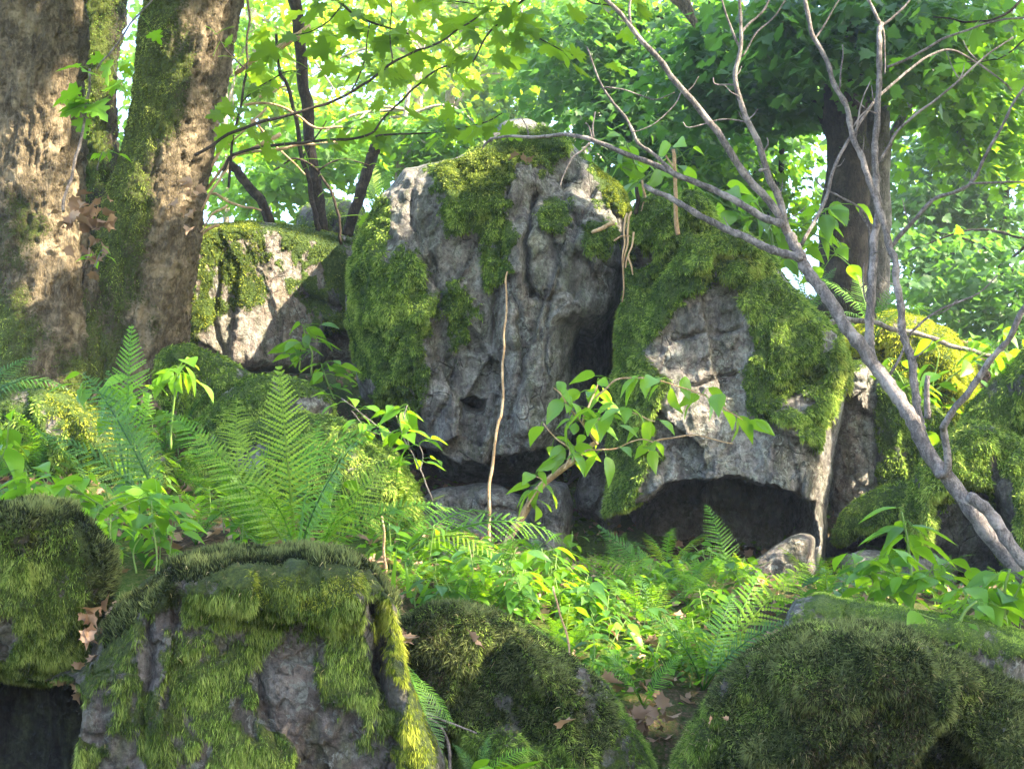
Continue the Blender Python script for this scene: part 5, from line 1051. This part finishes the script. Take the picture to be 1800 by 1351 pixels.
zones = [  # x0,x1,y0,y1,count,hmin,hmax,label,group
 (-40,330,900,1010,34,.12,.26,'bright leafy herb on the bank above the left overhanging rock','herbs on the left bank'),
 (330,720,900,1010,22,.12,.26,'leafy herb among the ferns behind the large foreground rock face','herbs among the tall ferns'),
 (700,1010,1000,1110,52,.09,.23,'leafy herb in the thicket round the beech sapling foot','herbs round the beech sapling'),
 (1010,1330,1010,1090,44,.08,.20,'dark green herb in the thicket under the arched hollow','herbs under the hollow'),
 (860,1260,1090,1210,48,.08,.19,'light green herb on the slope above the dark lower hump','herbs on the slope'),
 (1430,2250,1020,1120,56,.10,.20,'bright herb growing above the slab at the right','herbs above the right slab'),
 (0,330,740,860,16,.12,.24,'small herb on the long mossy bank below the trunks','herbs on the mossy bank'),
 (330,620,400,440,8,.2,.35,'herb on the crest behind the striped block','herbs on the crest left'),
 (1300,1800,560,640,14,.2,.4,'herb on the crest behind the right hand boulders','herbs on the crest right')]
LMK = [(60,900,'the left overhanging rock'),(190,930,'the notch between the front rocks'),(272,900,'the slim rosette plant'),(400,940,'the left fronds of the tall fern'),(522,950,'the tall fern stalk'),(640,960,'the end of the dark moss rim'),
 (120,800,'the yellow mossy flank'),(250,840,'the dark fern stalk'),(700,1000,'the grass blades'),(770,1050,'the dark lower hump top'),(860,1020,'the beech sapling foot'),(950,1040,'the cleft fern'),(1050,1050,'the leaning ferns'),(1130,1010,'the dark cleft'),(1250,1040,'the upright dark frond'),
 (1320,1060,'the tan stone'),(900,1130,'the hanging dry stalk'),(1000,1150,'the middle of the slope'),(1120,1180,'the soil ledge'),(1230,1130,'the bright fanned fern'),(1470,1040,'the small cracked stone'),(1560,1050,'the tall flat leaved plant'),(1640,1050,'the layered grey stone'),(1740,1060,'the leaning tree foot'),(480,420,'the dark sapling trunk'),(1400,600,'the right boulder crown'),(1600,600,'the sunlit yellow boulder'),(1760,600,'the root mound')]
for (xa, xb, ya, yb, cnt, h0, h1, lb, gr) in zones:
    for k in range(cnt):
        px, py = r.uniform(xa, xb), r.uniform(ya, yb)
        b, Dh = ground_hit(px, py)
        if b is None: continue
        hgt = h0+(h1-h0)*r.rand()**1.5; f_ = (hgt-h0)/(h1-h0)
        lm_ = min(LMK, key=lambda q: (q[0]-px)**2+(q[1]-py)**2)
        lbl = ['small', 'middling', 'tall'][min(2, int(f_*3))] + ' ' + lb.split(' on ')[0].split(' among')[0].split(' in the')[0].split(' growing')[0] + (' left of ' if px < lm_[0]-25 else ' right of ' if px > lm_[0]+25 else ' next to ') + lm_[2]
        t = thing('herb', lbl, 'plant', b-[0, 0, .01], gr)
        t.scale = (hgt*1.25, hgt*1.25, hgt); t.rotation_euler = (r.randn()*.12, r.randn()*.12, r.rand()*6.28)
        st, lv = HT[r.randint(len(HT))]
        link('stem', st, t); link('leaves', lv, t)
r = np.random.RandomState(77)
for (xa, xb, ya, yb, cnt, s0, s1, lb, gr) in [(330,720,850,985,20,.22,.40,'feathery fern','ferns of the left thicket'),(-20,330,780,900,11,.22,.38,'feathery fern','ferns of the left bank'),(700,1330,1000,1200,34,.14,.30,'low fern','ferns of the middle slope'),(1400,2300,1000,1120,22,.16,.28,'low fern','ferns at the right'),
        (300,700,740,850,9,.2,.36,'feathery fern','ferns over the wide mossy boulder'),(470,760,300,420,9,.35,.6,'bright fern','ferns on the crest left'),(1350,1700,540,620,9,.3,.5,'bright fern','ferns on the crest right')]:
    for k in range(cnt):
        px, py = r.uniform(xa, xb), r.uniform(ya, yb); b, Dh = ground_hit(px, py, 4.6)
        if b is None: continue
        sz = r.uniform(s0, s1); lm_ = min(LMK, key=lambda q: (q[0]-px)**2+(q[1]-py)**2)
        small_fern(b, sz, r.randint(5), r.rand()*6.28, ['smaller ', 'larger '][int(sz > (s0+s1)/2)]+lb+(' left of ' if px < lm_[0]-25 else ' right of ' if px > lm_[0]+25 else ' next to ')+lm_[2], gr)
# low ground cover nobody could count, and leaf litter
r = np.random.RandomState(44); sp = Soup(); n = 26000
xy = np.c_[r.uniform(-4.2, 4.4, n), r.uniform(4.3, 14.5, n)]; keep = fbm(np.c_[xy*1.1, xy[:, 0]*0], 3, 9) + .25 > 0; xy = xy[keep]; n = len(xy)
p = np.c_[xy, ground_z(xy)+r.rand(n)*.05]
sp.batch(*TINY, frames(nrm(np.c_[r.randn(n, 2), r.rand(n)*.6]), UPV, r.uniform(.018, .06, n), r, .5), p, r.rand(n))
o = link('ground_cover', sp.mesh('ground_cover', M['leaf_far'])); tag(o, 'low green leaves carpeting the forest floor', 'ground cover', kind='stuff')
CURL = tmpl([(0, 0), (.2, -.05), (.26, .1), (.5, .2), (.35, .35), (.4, .6), (.15, .65), (0, 1)], (0, .3), .55, .5)
sp = Soup(); n = 9000; xy = np.c_[r.uniform(-4.2, 4.4, n), r.uniform(4.2, 14, n)]; p = np.c_[xy, ground_z(xy)+.005+r.rand(n)*.02]
sp.batch(*CURL, frames(nrm(np.c_[r.randn(n, 2), r.randn(n)*.3]), UPV, r.uniform(.03, .075, n), r, .8), p, r.rand(n))
o = link('leaf_litter', sp.mesh('leaf_litter', M['dead_leaf'])); tag(o, 'dry brown leaves scattered on the forest floor', 'leaf litter', kind='stuff')
def deadleaves(label, c, n, sx, sy, size, seed, mat='dead_leaf', name='dead_leaf_clump'):
    r = np.random.RandomState(seed); b = P(*c); t = thing(name, label, 'dead leaves', b)
    p = b + r.randn(n, 3)*[sx*K*c[2], .04, sy*K*c[2]]; sp = Soup()
    sp.batch(*CURL, frames(nrm(r.randn(n, 3)), nrm(r.randn(n, 3)), size*(.6+.7*r.rand(n)), r, 1), p, r.rand(n)); sp.child('leaves', t, M[mat]); return t
deadleaves('clump of curled brown dead leaves caught in the fork of the twin trunks', (150,385,7.75), 34, 28, 20, 0.079, 1)
deadleaves('dead leaves hanging below the fork clump', (172,440,7.8), 10, 10, 18, 0.065, 2)
deadleaves('withered leaves hanging in the notch between the two front rocks', (168,1110,3.75), 20, 12, 34, 0.043, 3)
deadleaves('dry leaf scraps dangling from the left overhanging rock', (130,1200,3.8), 8, 20, 10, 0.032, 4)
deadleaves('dead leaves gathered beside the rim of the large foreground rock', (700,1115,4.0), 14, 10, 24, 0.036, 5)
deadleaves('pink brown dead leaves on the soil ledge in the lower middle', (1130,1268,4.5), 30, 34, 16, 0.050, 6)
deadleaves('orange dead leaf resting on the moss below the boulder peak', (912,282,8.75), 3, 8, 2, 0.065, 7)
deadleaves('curled pale leaf lying on the dark lower hump', (995,1285,3.95), 2, 8, 3, 0.043, 8)
deadleaves('dead leaves stuck to the side of the right hand trunk', (330,345,7.8), 14, 12, 18, 0.065, 9)
deadleaves('small dead leaf on the dark hump below the light herbs', (832,1122,3.95), 2, 3, 6, 0.036, 10)
deadleaves('fallen leaf at the green edge of the lower right boulder', (1268,1262,3.6), 2, 6, 4, 0.025, 11)

# labels: things that would still read alike are told apart by their order from the left
from collections import defaultdict
_g = defaultdict(list)
for o in scene.objects:
    if o.parent is None and o.get('label') and o.name.split('.')[0] in ('herb', 'fern'): _g[o['label']].append(o)
ORD = ['first', 'second', 'third', 'fourth', 'fifth', 'sixth', 'seventh', 'eighth', 'ninth', 'tenth', 'eleventh', 'twelfth', 'thirteenth', 'fourteenth', 'fifteenth', 'sixteenth', 'seventeenth', 'eighteenth', 'nineteenth', 'twentieth']
for lb, os_ in _g.items():
    if len(os_) > 1:
        for k, o in enumerate(sorted(os_, key=lambda o: o.location.x/o.location.y)):
            o['label'] = lb + ', ' + (ORD[k] if k < 20 else 'last') + ' from the left'

# ------------------------------------------------------------------ pale air between the trees
hv = np.array([[x, y, z] for z in (-1.6, 17.0) for y in (-6.0, 44.0) for x in (-24.0, 24.0)])
hf = np.array([[0, 2, 3, 1], [4, 5, 7, 6], [0, 1, 5, 4], [2, 6, 7, 3], [0, 4, 6, 2], [1, 3, 7, 5]])
mh_, nt = newmat('haze'); n = N(nt); v_ = n.n('VolumePrincipled'); v_.inputs['Color'].default_value = (.86, .93, 1, 1); v_.inputs['Density'].default_value = .0022; v_.inputs['Anisotropy'].default_value = .3
o_ = n.n('OutputMaterial'); nt.links.new(v_.outputs[0], o_.inputs['Volume'])
hz = link('haze', mesh('haze', hv, hf, mh_)); tag(hz, 'thin pale haze hanging under the trees', 'haze', kind='stuff')
